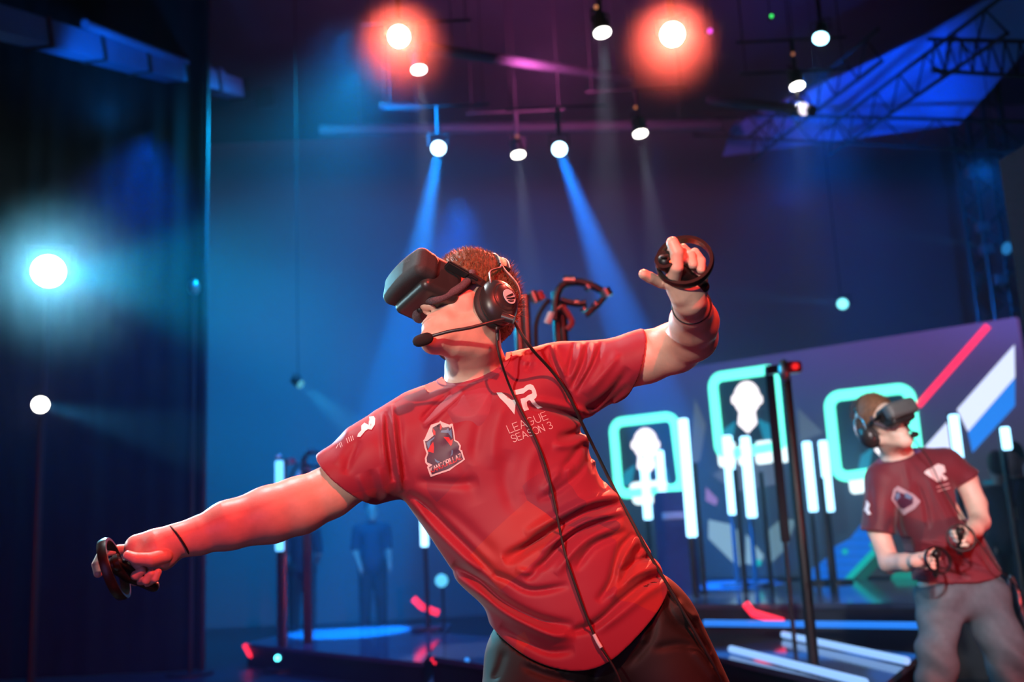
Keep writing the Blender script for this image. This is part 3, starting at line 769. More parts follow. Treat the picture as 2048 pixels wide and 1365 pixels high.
def head_post(H):
    def f(P, d):
        q = H.q(P); s = H.s
        near = (np.abs(q[:, 0] - .118) < .03) & (np.abs(q[:, 1]) < .03) & (np.abs(q[:, 2] + .062) < .02)
        g = np.where(near, np.exp(-((q[:, 2] + .0615) / .0016) ** 2) * np.clip(1 - (q[:, 1] / .026) ** 2, 0, 1) * .004 * s, 0)
        return d + g
    return f
def finger(pts, radii):
    return [(cone(pts[i], pts[i + 1], radii[i], radii[i + 1]), .002) for i in range(len(pts) - 1)]
skin_m = mat('skin', (.78, .48, .37), .42, noise=.10, scale=30, bump=.12, bscale=220, sub=.12)
skin_m2 = mat('skin_pale', (.80, .56, .45), .5, noise=.08, scale=20)
hair_m = mat('hair_brown', (.16, .075, .035), .55, noise=.45, scale=120)
lip_hint = None

def hair_part(H, parent, m, n=5200, seed=3, fringe=(.035, .118), length=(.007, .013), spikes=True, vox=.0026):
    """close-cropped hair: a cap over the skull plus short hairs"""
    M = np.array(H.M); s = H.s
    pr = [(ell_(H.p(-.006, 0, .083), (.1085 * s, .0825 * s, .1160 * s), M), .01), (ell_(H.p(-.030, 0, .045), (.085 * s, .078 * s, .098 * s), M), .01)]
    def post(P, d):
        q = H.q(P)
        # hairline: keep above the forehead line and behind the temples, down to the nape
        line = np.where(q[:, 0] > 0, .020 + q[:, 0] * .95, .0 + q[:, 0] * .75)
        line = np.maximum(line, -.062)
        cut = (line - q[:, 2]) * .8 * s
        n_ = np.sin(q[:, 1] * 900 + 3 * np.sin(q[:, 0] * 160)) * .0007 + np.sin(q[:, 0] * 700 + 4 * np.sin(q[:, 2] * 140)) * .0006
        return smax(d + n_ * s, cut, .004 * s)
    c = npv(H.C); pts, qd = sdf_mesh(pr, vox, post, bbox=(c - .22 * s, c + .22 * s))
    rng = np.random.RandomState(seed)
    # short hairs as slim three-sided spikes rooted in the cap
    V = [pts]; Fq = [qd]; base = len(pts)
    if spikes:
        q = H.q(pts); nrm_c = npv(H.p(-.01, 0, .05))
        ok = np.nonzero(q[:, 2] > -.05)[0]; pick = rng.choice(ok, n)
        N = pts[pick] - nrm_c; N /= np.linalg.norm(N, axis=1)[:, None]
        Lh = rng.uniform(length[0], length[1], n) * s * np.where((q[pick, 0] < -.045) & (q[pick, 2] > .055), 2.5, 1.0) * np.where(q[pick, 2] < .02, .45, 1)
        comb = np.array(H.M) @ np.array([.35, 0, .25])
        dirs = N * .85 + comb + rng.normal(0, .28, (n, 3)); dirs /= np.linalg.norm(dirs, axis=1)[:, None]
        t = np.cross(dirs, rng.normal(0, 1, (n, 3))); t /= np.linalg.norm(t, axis=1)[:, None]; b = np.cross(dirs, t)
        w = .00085 * s; root = pts[pick] - N * .001; tip = root + dirs * Lh[:, None]
        a0, a1, a2 = root + t * w, root - t * w * .5 + b * w * .87, root - t * w * .5 - b * w * .87
        tp = tip + t * w * .12; tq = tip - t * w * .12
        allv = np.stack([a0, a1, a2, tip, tp, tq], 1).reshape(-1, 3)
        o6 = base + np.arange(n)[:, None] * 6
        f = np.concatenate([np.stack([o6[:, 0], o6[:, 0] + 1, o6[:, 0] + 3, o6[:, 0] + 4], 1), np.stack([o6[:, 0] + 1, o6[:, 0] + 2, o6[:, 0] + 5, o6[:, 0] + 3], 1),
                            np.stack([o6[:, 0] + 2, o6[:, 0], o6[:, 0] + 4, o6[:, 0] + 5], 1)])
        V.append(allv); Fq.append(f)
    return np_mesh('hair', np.concatenate(V), np.concatenate(Fq), m, parent)

# ---- worn and held gear, all built in the wearer's head frame
hs_shell = mat('headset_shell', (.035, .036, .040), .42, noise=.08, scale=60, spec=.6)
hs_fabric = mat('headset_fabric', (.030, .032, .036), .6, noise=.25, scale=400, bump=.4, bscale=900)
hs_foam = mat('headset_foam', (.11, .075, .09), .9, noise=.3, scale=300, bump=.6, bscale=600)
strap_m = mat('strap_plastic', (.030, .028, .030), .38)
def frame_mesh(name, H, pr, vox, m, parent, post=None, pad=.2, ctr=(0, 0, 0)):
    c = npv(H.p(*ctr)); pts, qd = sdf_mesh(pr, vox * H.s if H.s < 1 else vox, post, bbox=(c - pad * H.s, c + pad * H.s))
    return np_mesh(name, pts, qd, m, parent)
def vr_headset(H, label, vox=.0018, text=False, group=None, shell_m=None):
    M = np.array(H.M); s = H.s
    t = empty('vr_headset', H.p(.14, 0, .035), label, 'VR headset', group)
    c = (.172, 0, .037)
    def front(P, d):
        q = H.q(P)
        return d
    # front shell: rounded block that narrows towards the face
    def shell(P):
        q = H.q(P); x = q[:, 0] - c[0]; k = np.clip((.032 - x) / .07, 0, 1)
        bow = (q[:, 1] / .09) ** 2 * .010
        hy = .088 - .010 * k; hz = .0405 - .003 * k - .004 * np.clip(-(q[:, 2] - c[2]) / .045, 0, 1) * 0
        X = np.abs(x + bow * (x > 0)) - (.036 - .018); Y = np.abs(q[:, 1]) - (hy - .022); Z = np.abs(q[:, 2] - c[2] + .0) - (hz - .022)
        qq = np.stack([X, Y, Z], 1)
        return (np.linalg.norm(np.maximum(np.stack([X + .004, Y, Z], 1), 0), axis=1) + np.minimum(qq.max(1), 0) - .022) * s
    o = frame_mesh('front_shell', H, [(shell, .0)], vox, shell_m or hs_fabric, t, ctr=c)
    # rear housing towards the eyes
    frame_mesh('rear_housing', H, [(rbox(H.p(.122, 0, .028), (.050 * s, .070 * s, .052 * s), .018 * s, M), 0), (rbox(H.p(.092, 0, .040), (.020 * s, .066 * s, .034 * s), .016 * s, M), .01 * s)], vox,
               strap_m, t, lambda P, d: smax(d, -(ell_(H.p(.030, 0, .03), (.072 * s, .070 * s, .10 * s), M)(P)), .004 * s), ctr=(.1, 0, .03))
    # facial cushion: a padded fabric lip that follows cheek and temple
    for sd in (1, -1):
        MB().tube(bez([H.p(.052, sd * .074, .070), H.p(.060, sd * .077, .045), H.p(.080, sd * .073, .012), H.p(.104, sd * .060, -.014), H.p(.124, sd * .040, -.026), H.p(.130, sd * .020, -.016)], 24), .0098 * s, 12,
            radii=None).build('face_cushion', hs_foam, t, True)
    # rigid side arms and straps around the head
    for sd in (1, -1):
        a = MB(); A0 = H.p(.128, sd * .083, .052); A1 = H.p(.072, sd * .086, .044); A2 = H.p(.0, sd * .087, .032)
        w = Vector(H.L) * sd
        a.bar(A0, A1, .009 * s, .026 * s, .003 * s, up=H.L).build('side_arm', strap_m, t)
        MB().bar(A1, A1.lerp(A2, .35), .008 * s, .023 * s, .002 * s, up=H.L).build('side_arm', M_['darkmetal'], t)
        b = MB(); pts = []
        for k in range(18):
            a_ = R(-4 + 92 * k / 17); pts.append((math.sin(a_), math.cos(a_)))
        ring = [H.p(.05 - .158 * sn_ * 1.0 - 0, sd * .089 * cs_ + 0, .043 - .03 * sn_) for sn_, cs_ in pts]
        ribbon(b, ring, H.U, .022 * s, .004 * s); b.build('side_strap', mat('strap_rubber', (.02, .018, .02), .6) if 'strap_rubber' not in bpy.data.materials else bpy.data.materials['strap_rubber'], t, True)
    b = MB(); top = [H.p(.085 - .17 * k / 16, .006 * math.sin(k), .052 + .122 * math.sin(math.pi * min(1, (k + 1.2) / 15.5) * .86)) for k in range(17)]
    ribbon(b, top, H.L, .024 * s, .003 * s); b.build('top_strap', bpy.data.materials['strap_rubber'], t, True)
    # small dark ball by the nose and little slider under the shell
    MB().sph(H.p(.128, -.018, -.020), .009 * s, 8, (1, 1, 1.2)).build('dark_ball', M_['black'], t, True)
    MB().cyl(H.p(.140, .030, -.008), H.p(.140, .030, -.013), .006 * s, n=12).build('slider', M_['black'], t, True)
    return t
def ribbon(mb, pts, wdir, w, th):
    """flat band along pts; wdir = direction of its width"""
    pts = [Vector(p) for p in pts]; rings = []
    for i, p in enumerate(pts):
        tg = (pts[min(i + 1, len(pts) - 1)] - pts[max(i - 1, 0)]).normalized()
        wd = (Vector(wdir) - tg * Vector(wdir).dot(tg)).normalized(); n = tg.cross(wd)
        rings.append([mb.bm.verts.new(p + wd * sx * w / 2 + n * sy * th / 2) for sx, sy in ((-1, -1), (1, -1), (1, 1), (-1, 1))])
    for a, b in zip(rings, rings[1:]):
        for k in range(4): mb.bm.faces.new((a[k], a[(k + 1) % 4], b[(k + 1) % 4], b[k]))
    mb.bm.faces.new(rings[0][::-1]); mb.bm.faces.new(rings[-1])
cup_m = mat('cup_shell', (.028, .024, .026), .36, noise=.05, coat=.15)
cush_m = mat('cup_cushion', (.022, .018, .020), .62, bump=.4, bscale=500)
logo_w = mat('logo_white', (.85, .80, .82), .5, noise=.02)
def headphones(H, label, near=1, mic_pts=None, vox=.0018, logo=True, group=None, mic_side=1):
    M = np.array(H.M); s = H.s
    t = empty('headphones', H.p(0, 0, .17), label, 'headphones', group)
    for sd in (1, -1):
        frame_mesh('ear_cushion', H, [(ell_(H.p(-.006, sd * .082, -.004), (.051 * s, .020 * s, .061 * s), M), 0)], vox, cush_m, t,
                   lambda P, d, sd=sd: smax(d, -(ell_(H.p(-.006, sd * .070, -.004), (.030 * s, .03 * s, .040 * s), M)(P)), .004 * s), pad=.09, ctr=(-.006, sd * .085, 0))
        def cpost(P, d, sd=sd):
            q = H.q(P); r = np.hypot((q[:, 0] + .010) / .047, (q[:, 2]) / .057)
            g = np.exp(-((r - .62) / .035) ** 2) * .0012
            return smax(d, (sd * q[:, 1] * -1 + .094) * s, .004 * s) + g * s
        frame_mesh('ear_cup', H, [(ell_(H.p(-.010, sd * .096, -.002), (.050 * s, .038 * s, .060 * s), M), 0)], vox, cup_m, t, cpost, pad=.09, ctr=(-.01, sd * .1, 0))
        # wire yoke
        yo = MB(); l = sd * .112
        yo.tube(bez([H.p(.020, sd * .118, -.010), H.p(.024, sd * .112, .035), H.p(.020, sd * .100, .074), H.p(-.012, sd * .090, .108), H.p(-.020, sd * .082, .128)], 16), .0026 * s, 8)
        yo.build('wire_yoke', M_['metal'], t, True)
        yo = MB(); yo.tube(bez([H.p(-.052, sd * .108, -.002), H.p(-.062, sd * .108, .040), H.p(-.055, sd * .098, .080), H.p(-.030, sd * .086, .112), H.p(-.022, sd * .080, .130)], 16), .0026 * s, 8)
        yo.build('wire_yoke', M_['metal'], t, True)
        MB().cyl(H.p(.020, sd * .119, -.014), H.p(.021, sd * .118, .010), .0052 * s, n=12).build('yoke_pin', cup_m, t, True)
    band = [H.p(-.026 - .010 * math.sin(R(a)), .090 * math.cos(R(a)), .062 + .134 * math.sin(R(a))) for a in range(28, 153, 5)]
    b = MB(); ribbon(b, band, H.F, .034 * s, .010 * s); b.build('headband', cush_m, t, True)
    band = [H.p(-.026 - .010 * math.sin(R(a)), .094 * math.cos(R(a)), .064 + .138 * math.sin(R(a))) for a in range(28, 153, 5)]
    b = MB(); b.tube([p + H.F * .014 * s for p in band], .0022 * s, 8); b.tube([p - H.F * .014 * s for p in band], .0022 * s, 8); b.build('band_wire', M_['metal'], t, True)
    if logo:
        # white round emblem of slanting bars on the outer cup
        c = H.p(-.016, near * .1335, -.002); n = (H.L * near - H.F * .12).normalized()
        x = H.F * -near; x = (x - n * x.dot(n)).normalized(); y = n.cross(x); y = y if y.dot(H.U) > 0 else -y
        r = .0185 * s
        cir = [c + x * r * math.cos(a) + y * r * math.sin(a) for a in [2 * math.pi * k / 32 for k in range(32)]]
        MB().prism(cir, n, .0012).build('emblem_disc', logo_w, t)
        P2 = lambda u, v: c + n * .0014 + (x * u + y * v) * r
        for pl in (((-.62, -.42), (-.42, -.10), (.36, .72), (.62, .55), (.10, .02)), ((-.42, -.62), (-.55, -.50), (.10, -.15), (.80, .40), (.84, .05), (.20, -.42)), ((-.10, -.84), (-.28, -.76), (.28, -.48), (.74, -.20), (.66, -.45), (.30, -.72))):
            MB().prism([P2(*p) for p in pl], n, .0008).build('emblem_bar', cup_m, t)
    if mic_pts:
        hub, path, foam_c, foam_d = mic_pts
        MB().cyl(hub[0], hub[1], .0105 * s, .009 * s, 18).build('mic_hub', cup_m, t, True)
        MB().tube(bez(path, 24), .0040 * s, 10).build('mic_boom', cup_m, t, True)
        fd = Vector(foam_d).normalized()
        pts = [Vector(foam_c) + fd * (k / 10 - .5) * .046 * s for k in range(11)]
        rr = [.0140 * s * max(.12, 1 - abs(2 * k / 10 - 1) ** 3.5) ** .5 for k in range(11)]
        MB().tube(pts, 0, 16, radii=rr).build('mic_foam', mat('mic_foam', (.018, .014, .015), .95, bump=.8, bscale=900) if 'mic_foam' not in bpy.data.materials else bpy.data.materials['mic_foam'], t, True)
    return t
# ------------------------------------------------------------------ the player in front
def px_r(px, Y): return px * Y / 2000.0
YB = 2.36                                   # distance of the trunk
YH = 2.27                                   # distance of the head
head1 = Frame(W(942, 640, YH), (-.79, -.52, .32), (.60, -.75, .28), .98)
O1 = W(945, 765, YB)
D1 = (W(945 - 406, 765 - 914, YB) - O1).normalized(); n_ = Vector((0, 1, 0))
U1 = D1.cross(n_).normalized(); U1 = U1 if U1.x > 0 else -U1
W1 = U1.cross(D1).normalized(); W1 = W1 if W1.y > 0 else -W1
KM = YB / 2000.0
def hu(px, py):
    p = W(px, py, YB) - O1; return p.dot(D1), p.dot(U1)
# silhouette of the shirt's trunk, left and right edge, read along the leaning body axis
Lp = [hu(*p) for p in ((800, 990), (835, 1032), (868, 1085), (903, 1140), (935, 1176), (983, 1222), (984, 1262), (990, 1310))]
Rp = [hu(*p) for p in ((1172, 870), (1183, 905), (1203, 960), (1240, 998), (1247, 1030), (1283, 1075), (1318, 1135), (1352, 1180), (1385, 1235))]
def tabrow(h):
    l = np.interp(h, *zip(*sorted(Lp))); r = np.interp(h, *zip(*sorted(Rp))); return l, r
tab1 = []
for h, b, wc in ((-.82, .150, -.005), (-.74, .150, -.005), (-.66, .150, -.005), (-.56, .148, -.005), (-.48, .142, -.01), (-.40, .130, -.01), (-.32, .122, -.005), (-.25, .122, 0), (-.19, .126, 0), (-.14, .124, 0)):
    l, r = tabrow(h); tab1.append((h, l, r, b, wc))
tab1 += [(-.09, -.215, .215, .118, .0), (-.05, -.19, .20, .105, .0), (-.02, -.14, .17, .085, .005), (.005, -.07, .11, .06, .01)]
NB = W(952, 742, YB + .01)                   # base of the neck
SL = W(806, 886, YB)                        # his right shoulder (left in the picture)
SR = W(1140, 762, YB)                        # his left shoulder
shL = [(SL, px_r(78, YB)), (W(752, 922, 2.34), px_r(80, YB)), (W(684, 962, 2.32), px_r(68, YB))]
shR = [(SR, px_r(70, YB)), (W(1190, 752, 2.34), px_r(66, YB)), (W(1278, 722, 2.30), px_r(57, YB))]
shirt_pr = [(loft(O1, D1, U1, W1, tab1), 0.0)]
shirt_pr += [(cone(W(845, 852, YB), SL, px_r(62, YB), px_r(78, YB)), .05), (cone(W(1090, 772, YB), SR, px_r(66, YB), px_r(72, YB)), .05),
             (cone(shL[0][0], shL[1][0], shL[0][1], shL[1][1]), .035), (cone(shL[1][0], shL[2][0], shL[1][1], shL[2][1]), .02), (cone(shL[2][0], shL[2][0] + (shL[2][0] - shL[1][0]), shL[2][1], px_r(62, YB)), .01),
             (cone(shR[0][0], shR[1][0], shR[0][1], shR[1][1]), .035), (cone(shR[1][0], shR[2][0], shR[1][1], shR[2][1]), .02), (cone(shR[2][0], shR[2][0] + (shR[2][0] - shR[1][0]), shR[2][1], px_r(60, YB)), .01),
             (cone(W(925, 800, YB), W(850, 845, YB), px_r(55, YB), px_r(60, YB)), .05), (cone(W(1010, 770, YB), W(1095, 760, YB), px_r(52, YB), px_r(60, YB)), .05),
             (cone(W(962, 775, YB), W(958, 750, YB), .085, .062), .04)]
# cuffs
def cutplane(p, q, Y, inward, twist=0.0, n=None):
    a, b = W(*p, Y), W(*q, Y); d = (b - a).normalized(); v = Vector((twist, 1, 0)).normalized()
    nn = d.cross(v).normalized(); nn = nn if nn.dot(Vector(inward)) < 0 else -nn
    return plane(a, nn)
cufL = cutplane((640, 912), (738, 1004), 2.32, SL - shL[2][0], .25)
cufR = cutplane((1277, 664), (1258, 800), 2.30, SR - shR[2][0], -.20)
armL = [(SL, .058), (W(740, 935, 2.335), .056), (W(660, 985, 2.31), px_r(50, 2.3)), (W(598, 1012, 2.29), px_r(55, 2.3)), (W(540, 1030, 2.27), px_r(55, 2.27)), (W(455, 1052, 2.24), px_r(47, 2.24)), (W(395, 1073, 2.22), px_r(36, 2.2)), (W(352, 1083, 2.20), px_r(30, 2.2))]
armR = [(SR, .058), (W(1210, 742, 2.335), .056), (W(1290, 715, 2.30), px_r(52, 2.3)), (W(1352, 695, 2.26), px_r(50, 2.26)), (W(1385, 674, 2.20), px_r(49, 2.2)), (W(1388, 645, 2.12), px_r(48, 2.12)), (W(1385, 620, 2.04), px_r(38, 2.04)), (W(1378, 600, 1.98), px_r(31, 1.98))]
def chain(c, k=.015): return [(cone(c[i][0], c[i + 1][0], c[i][1], c[i + 1][1]), k) for i in range(len(c) - 1)]
armL_f, armR_f = chain(armL), chain(armR)
# neck opening
cL, cR, cF = W(880, 756, YB), W(1018, 699, YB), W(944, 770, YB - .11)
cn = (cR - cL).cross(cF - cL).normalized(); cn = cn if cn.z > 0 else -cn
col_plane = plane(cL, cn)
neck_f = [(cone(NB - Vector((0, 0, .05)), NB + Vector((0, 0, .03)), .072, .062), .0), (cone(NB, head1.p(-.015, 0, -.045), .064, .060), .02), (cone(NB + Vector((-.0, -.01, .0)), head1.p(.02, 0, -.06), .056, .05), .02)]
hem_px = polyline_px([(975, 1258), (1010, 1288), (1060, 1318), (1110, 1335), (1165, 1339), (1220, 1318), (1285, 1258), (1352, 1178), (1370, 1150)], 40)
hem_hu = np.array([((W(*p, YB - .12) - O1).dot(D1), (W(*p, YB - .12) - O1).dot(U1)) for p in hem_px]); hem_hu = hem_hu[np.argsort(hem_hu[:, 1])]
# creases: (pixel polyline, depth in mm (valley > 0, ridge < 0), width px)
folds = [
 ([(1240, 1010), (1182, 1022), (1128, 1050), (1060, 1092), (1005, 1118)], 17, 10), ([(1246, 1034), (1170, 1058), (1135, 1080), (1090, 1126), (1050, 1162)], 14, 9),
 ([(1244, 990), (1180, 1002), (1120, 1030), (1050, 1070)], -10, 11), ([(1250, 1022), (1180, 1040), (1132, 1066), (1080, 1105)], -9, 9), ([(1252, 1050), (1190, 1070), (1150, 1100), (1110, 1150)], -9, 10),
 ([(1256, 1062), (1197, 1086), (1174, 1106), (1150, 1140)], 8, 8), ([(1268, 1066), (1240, 1100), (1221, 1165), (1195, 1205)], 9, 8), ([(1284, 1090), (1262, 1130), (1232, 1190)], 8, 8), ([(1276, 1076), (1252, 1110), (1232, 1150)], -6, 7),
 ([(1335, 1150), (1290, 1166), (1242, 1203), (1191, 1248), (1130, 1268)], 13, 9), ([(1338, 1164), (1296, 1186), (1240, 1230), (1190, 1266)], -5, 10), ([(1322, 1132), (1284, 1144), (1250, 1165), (1220, 1200)], -8, 8), ([(1310, 1112), (1272, 1124), (1240, 1148)], 8, 7),
 ([(905, 1128), (960, 1160), (1010, 1205), (1079, 1240), (1150, 1252)], 13, 10), ([(900, 1150), (955, 1185), (1004, 1222), (1050, 1248), (1108, 1272), (1150, 1268)], -13, 12), ([(1000, 1252), (1050, 1282), (1100, 1304), (1150, 1300)], 8, 10),
 ([(985, 1148), (1016, 1160), (1064, 1182), (1138, 1171)], 8, 8), ([(1010, 1128), (1040, 1112), (1068, 1084), (1096, 1068)], 6, 8), ([(1030, 1140), (1060, 1146), (1090, 1136)], -5, 8),
 ([(1050, 812), (1085, 818), (1130, 828), (1185, 846)], 12, 7), ([(1060, 800), (1100, 806), (1150, 818), (1190, 830)], -6, 8), ([(1115, 876), (1150, 868), (1180, 852), (1196, 846)], 12, 9), ([(1105, 893), (1145, 890), (1185, 872)], -6, 9),
 ([(1098, 692), (1106, 725), (1122, 760), (1136, 790), (1140, 806)], 9, 6), ([(1106, 690), (1116, 722), (1132, 755)], -6, 6), ([(1148, 686), (1143, 715), (1134, 752)], 6, 6), ([(1178, 684), (1166, 730), (1140, 782)], 7, 7), ([(1205, 684), (1186, 732), (1150, 790)], 6, 6), ([(1164, 684), (1156, 718), (1142, 760)], -4, 6), ([(1192, 684), (1176, 730), (1150, 780)], -4, 6),
 ([(1256, 736), (1232, 775), (1200, 806), (1165, 826)], 8, 9), ([(1238, 705), (1210, 745), (1170, 792)], -5, 10), ([(1258, 770), (1226, 800), (1196, 840)], 6, 8),
 ([(1162, 880), (1178, 910), (1186, 950)], 6, 7), ([(1196, 925), (1200, 955), (1214, 985)], 6, 6), ([(1117, 952), (1143, 918), (1166, 888)], 6, 8), ([(1085, 985), (1120, 945), (1150, 935)], -5, 9), ([(1075, 1000), (1110, 985), (1160, 945), (1185, 900)], 5, 8),
 ([(772, 824), (776, 880), (782, 930), (786, 965)], 9, 6), ([(783, 808), (789, 870), (796, 930), (803, 985)], -9, 6), ([(766, 828), (766, 880), (772, 940)], -4, 6), ([(800, 830), (802, 890), (812, 960)], 4, 7),
 ([(930, 782), (880, 826), (846, 856)], -5, 6), ([(905, 785), (868, 815), (842, 842)], 6, 7), ([(948, 800), (905, 850), (880, 890)], 3, 10), ([(985, 790), (960, 850), (945, 930)], 4, 14), ([(1010, 800), (990, 870), (985, 940)], -3, 14),
 ([(740, 940), (748, 970), (760, 1005)], 3, 8), ([(757, 935), (766, 970), (776, 1000)], -3, 7), ([(716, 950), (728, 978), (742, 1003)], -3, 7), ([(700, 850), (688, 890), (670, 930)], -3, 10), ([(720, 880), (700, 920), (690, 950)], 4, 9),
 ([(830, 962), (870, 966), (920, 968), (958, 962)], 6, 12), ([(850, 1000), (905, 1030), (960, 1080), (1000, 1120)], 4, 14), ([(815, 985), (850, 1010), (900, 1060), (960, 1120), (1000, 1160)], 8, 9), ([(822, 1000), (860, 1050), (915, 1105), (960, 1145)], -8, 10),
 ([(905, 900), (925, 930), (955, 1010)], 3, 16), ([(1060, 700), (1062, 720), (1054, 745)], 6, 7), ([(1040, 705), (1048, 722), (1076, 722)], -5, 7), ([(1022, 712), (1030, 740), (1026, 765)], 4, 8), ([(1090, 880), (1060, 930), (1050, 990)], -3, 14), ([(1020, 900), (1010, 960), (1030, 1030)], 3, 16),
]
fold_s = [(polyline_px(pl, 24), a / 1000.0 * 1.25, w) for pl, a, w in folds]
def fold_field(P):
    Q = proj(P); out = np.zeros(len(P)); q = P - npv(O1); w = q @ npv(W1)
    front = np.clip((.035 - w) / .05, 0, 1)
    if front.max() <= 0: return out
    lo = Q.min(0); hi = Q.max(0)
    for pl, a, wd in fold_s:
        if (pl.min(0) > hi + 3 * wd).any() or (pl.max(0) < lo - 3 * wd).any(): continue
        d, sg, tt = seg_dist(Q, pl)
        taper = np.clip(np.minimum(tt, 1 - tt) * 5, 0, 1) ** .7
        out += a * np.exp(-(d / wd) ** 2 * 1.2) * taper
    return out * front
hole = [(cone(NB - Vector((0, 0, .12)), NB + Vector((.0, 0, .06)), .092, .070), 0), (cone(NB, head1.p(-.015, 0, -.045), .070, .066), .02)]
def shirt_outer(P, d, extra=0.0):
    return d - extra
def hem_cut(P):
    q = P - npv(O1); h = q @ npv(D1); u = q @ npv(U1); w = q @ npv(W1)
    hf = np.interp(u, hem_hu[:, 1], hem_hu[:, 0]); hb = np.interp(u, [-.2, .24], [hem_hu[2, 0] + .03, hem_hu[-4, 0] + .05])
    t = np.clip((w + .13) / .26, 0, 1); t = t * t * (3 - 2 * t)
    return (hf * (1 - t) + hb * t) - h
def union(fs, P):
    d = None
    for f, k in fs: e = f(P); d = e if d is None else smin(d, e, k)
    return d
def near_box(P, c, r): return (np.abs(P.mean(0) - npv(c)) < r).all()
def shirt_post(P, d):
    d = d + fold_field(P) + smoothn(P, 22, .7) * .0012 + smoothn(P, 60, 2.1) * .0005
    hc = hem_cut(P); d = smax(d, hc, .003)
    # hollow at hem, cuffs and neck so that the cloth has an edge
    inner = np.maximum(d + .006, -(hc + .09) * -1)
    d = np.where(hc > -.09, np.maximum(d, -np.maximum(d + .005, -hc - .08)), d)
    cl, cr = cufL(P), cufR(P)
    if P[:, 0].mean() < SL.x + .02 and P[:, 2].mean() > W(740, 1060, 2.3).z:
        d = smax(d, cl, .002)
        a = union(armL_f, P) - .014
        d = np.maximum(d, -np.maximum(np.maximum(a, -cl - .10), d + .004))
    if P[:, 0].mean() > SR.x - .02 and P[:, 2].mean() > W(1240, 870, 2.3).z:
        d = smax(d, cr, .002)
        a = union(armR_f, P) - .014
        d = np.maximum(d, -np.maximum(np.maximum(a, -cr - .10), d + .004))
    if near_box(P, NB, .25):
        hd_ = union(hole, P); d = smax(d, np.minimum(col_plane(P), .045 - hd_), .002); d = np.maximum(d, -hd_)
    return d
def camo_mat(name, base, dark, bright, sc=7.0):
    m, nt, b = node_mat(name)
    tc = nt.nodes.new('ShaderNodeTexCoord'); v = nt.nodes.new('ShaderNodeTexVoronoi'); v.inputs['Scale'].default_value = sc; v.inputs['Randomness'].default_value = 1
    nt.links.new(tc.outputs['Object'], v.inputs['Vector'])
    sp = nt.nodes.new('ShaderNodeSeparateColor'); nt.links.new(v.outputs['Color'], sp.inputs[0])
    r = nt.nodes.new('ShaderNodeValToRGB'); r.color_ramp.interpolation = 'CONSTANT'; e = r.color_ramp.elements
    e[0].position = 0; e[0].color = (*base, 1); e[1].position = .62; e[1].color = (*dark, 1); x = e.new(.80); x.color = (*bright, 1); x = e.new(.92); x.color = (*base, 1)
    nt.links.new(sp.outputs[0], r.inputs['Fac'])
    # the print fades out towards the chest
    sx = nt.nodes.new('ShaderNodeSeparateXYZ'); nt.links.new(tc.outputs['Generated'], sx.inputs[0])
    mr = nt.nodes.new('ShaderNodeMapRange'); mr.inputs[1].default_value = .62; mr.inputs[2].default_value = .45; nt.links.new(sx.outputs['Z'], mr.inputs[0])
    mx = nt.nodes.new('ShaderNodeMixRGB'); nt.links.new(mr.outputs[0], mx.inputs[0]); mx.inputs[1].default_value = (*base, 1); nt.links.new(r.outputs[0], mx.inputs[2])
    nt.links.new(mx.outputs[0], b.inputs['Base Color'])
    b.inputs['Roughness'].default_value = .56; b.inputs['Specular IOR Level'].default_value = .28; b.inputs['Sheen Weight'].default_value = .15
    n2 = nt.nodes.new('ShaderNodeTexNoise'); n2.inputs['Scale'].default_value = 900; nt.links.new(tc.outputs['Object'], n2.inputs['Vector'])
    bp = nt.nodes.new('ShaderNodeBump'); bp.inputs['Strength'].default_value = .08; bp.inputs['Distance'].default_value = .001
    nt.links.new(n2.outputs['Fac'], bp.inputs['Height']); nt.links.new(bp.outputs['Normal'], b.inputs['Normal'])
    return m
shirt_m = camo_mat('red_jersey', (.29, .017, .038), (.17, .018, .046), (.36, .026, .030))
shorts_m = mat('black_shorts', (.011, .009, .009), .7, noise=.2, scale=12)
foot1, foot2 = W(985, 1950, 2.25), W(1640, 1930, 2.45)
foot1.z = foot2.z = 0.0
hipL, hipR = W(1095, 1330, 2.36), W(1265, 1270, 2.38)
kneeL, kneeR = W(1010, 1640, 2.20), W(1440, 1580, 2.32)
person1 = empty('person', (foot1.x + .25, 2.35, 0), 'person in a red jersey and black shorts leaning left with both arms stretched out', 'person')
body_pr = list(head_prims(head1)) + [(f, .02 if i else .03) for i, (f, k) in enumerate(neck_f)]
tb = []
for h, l, r, b, w in tab1: tb.append((h, l + .045, r - .045, max(b - .045, .03), w))
tb2 = [t for t in tb if t[0] > -.5 and t[0] < -.03]
body_pr += [(loft(O1, D1, U1, W1, tb2), .03), (cone(W(930, 812, YB), SL, .055, .056), .03), (cone(W(1010, 785, YB), SR, .055, .056), .03), (cone(W(958, 790, YB), NB, .085, .060), .04)]
body_pr += armL_f + armR_f
ank1, ank2 = foot1 + Vector((0, .02, .10)), foot2 + Vector((0, .02, .10))
for a, b, c, d_ in ((hipL, kneeL, ank1, 0), (hipR, kneeR, ank2, 0)):
    body_pr += [(cone(a, b, .088, .058), .03), (cone(b, b.lerp(c, .3), .056, .056), .02), (cone(b.lerp(c, .3), c, .056, .036), .02), (cone(c, c - Vector((0, .10, .06)), .034, .028), .015)]
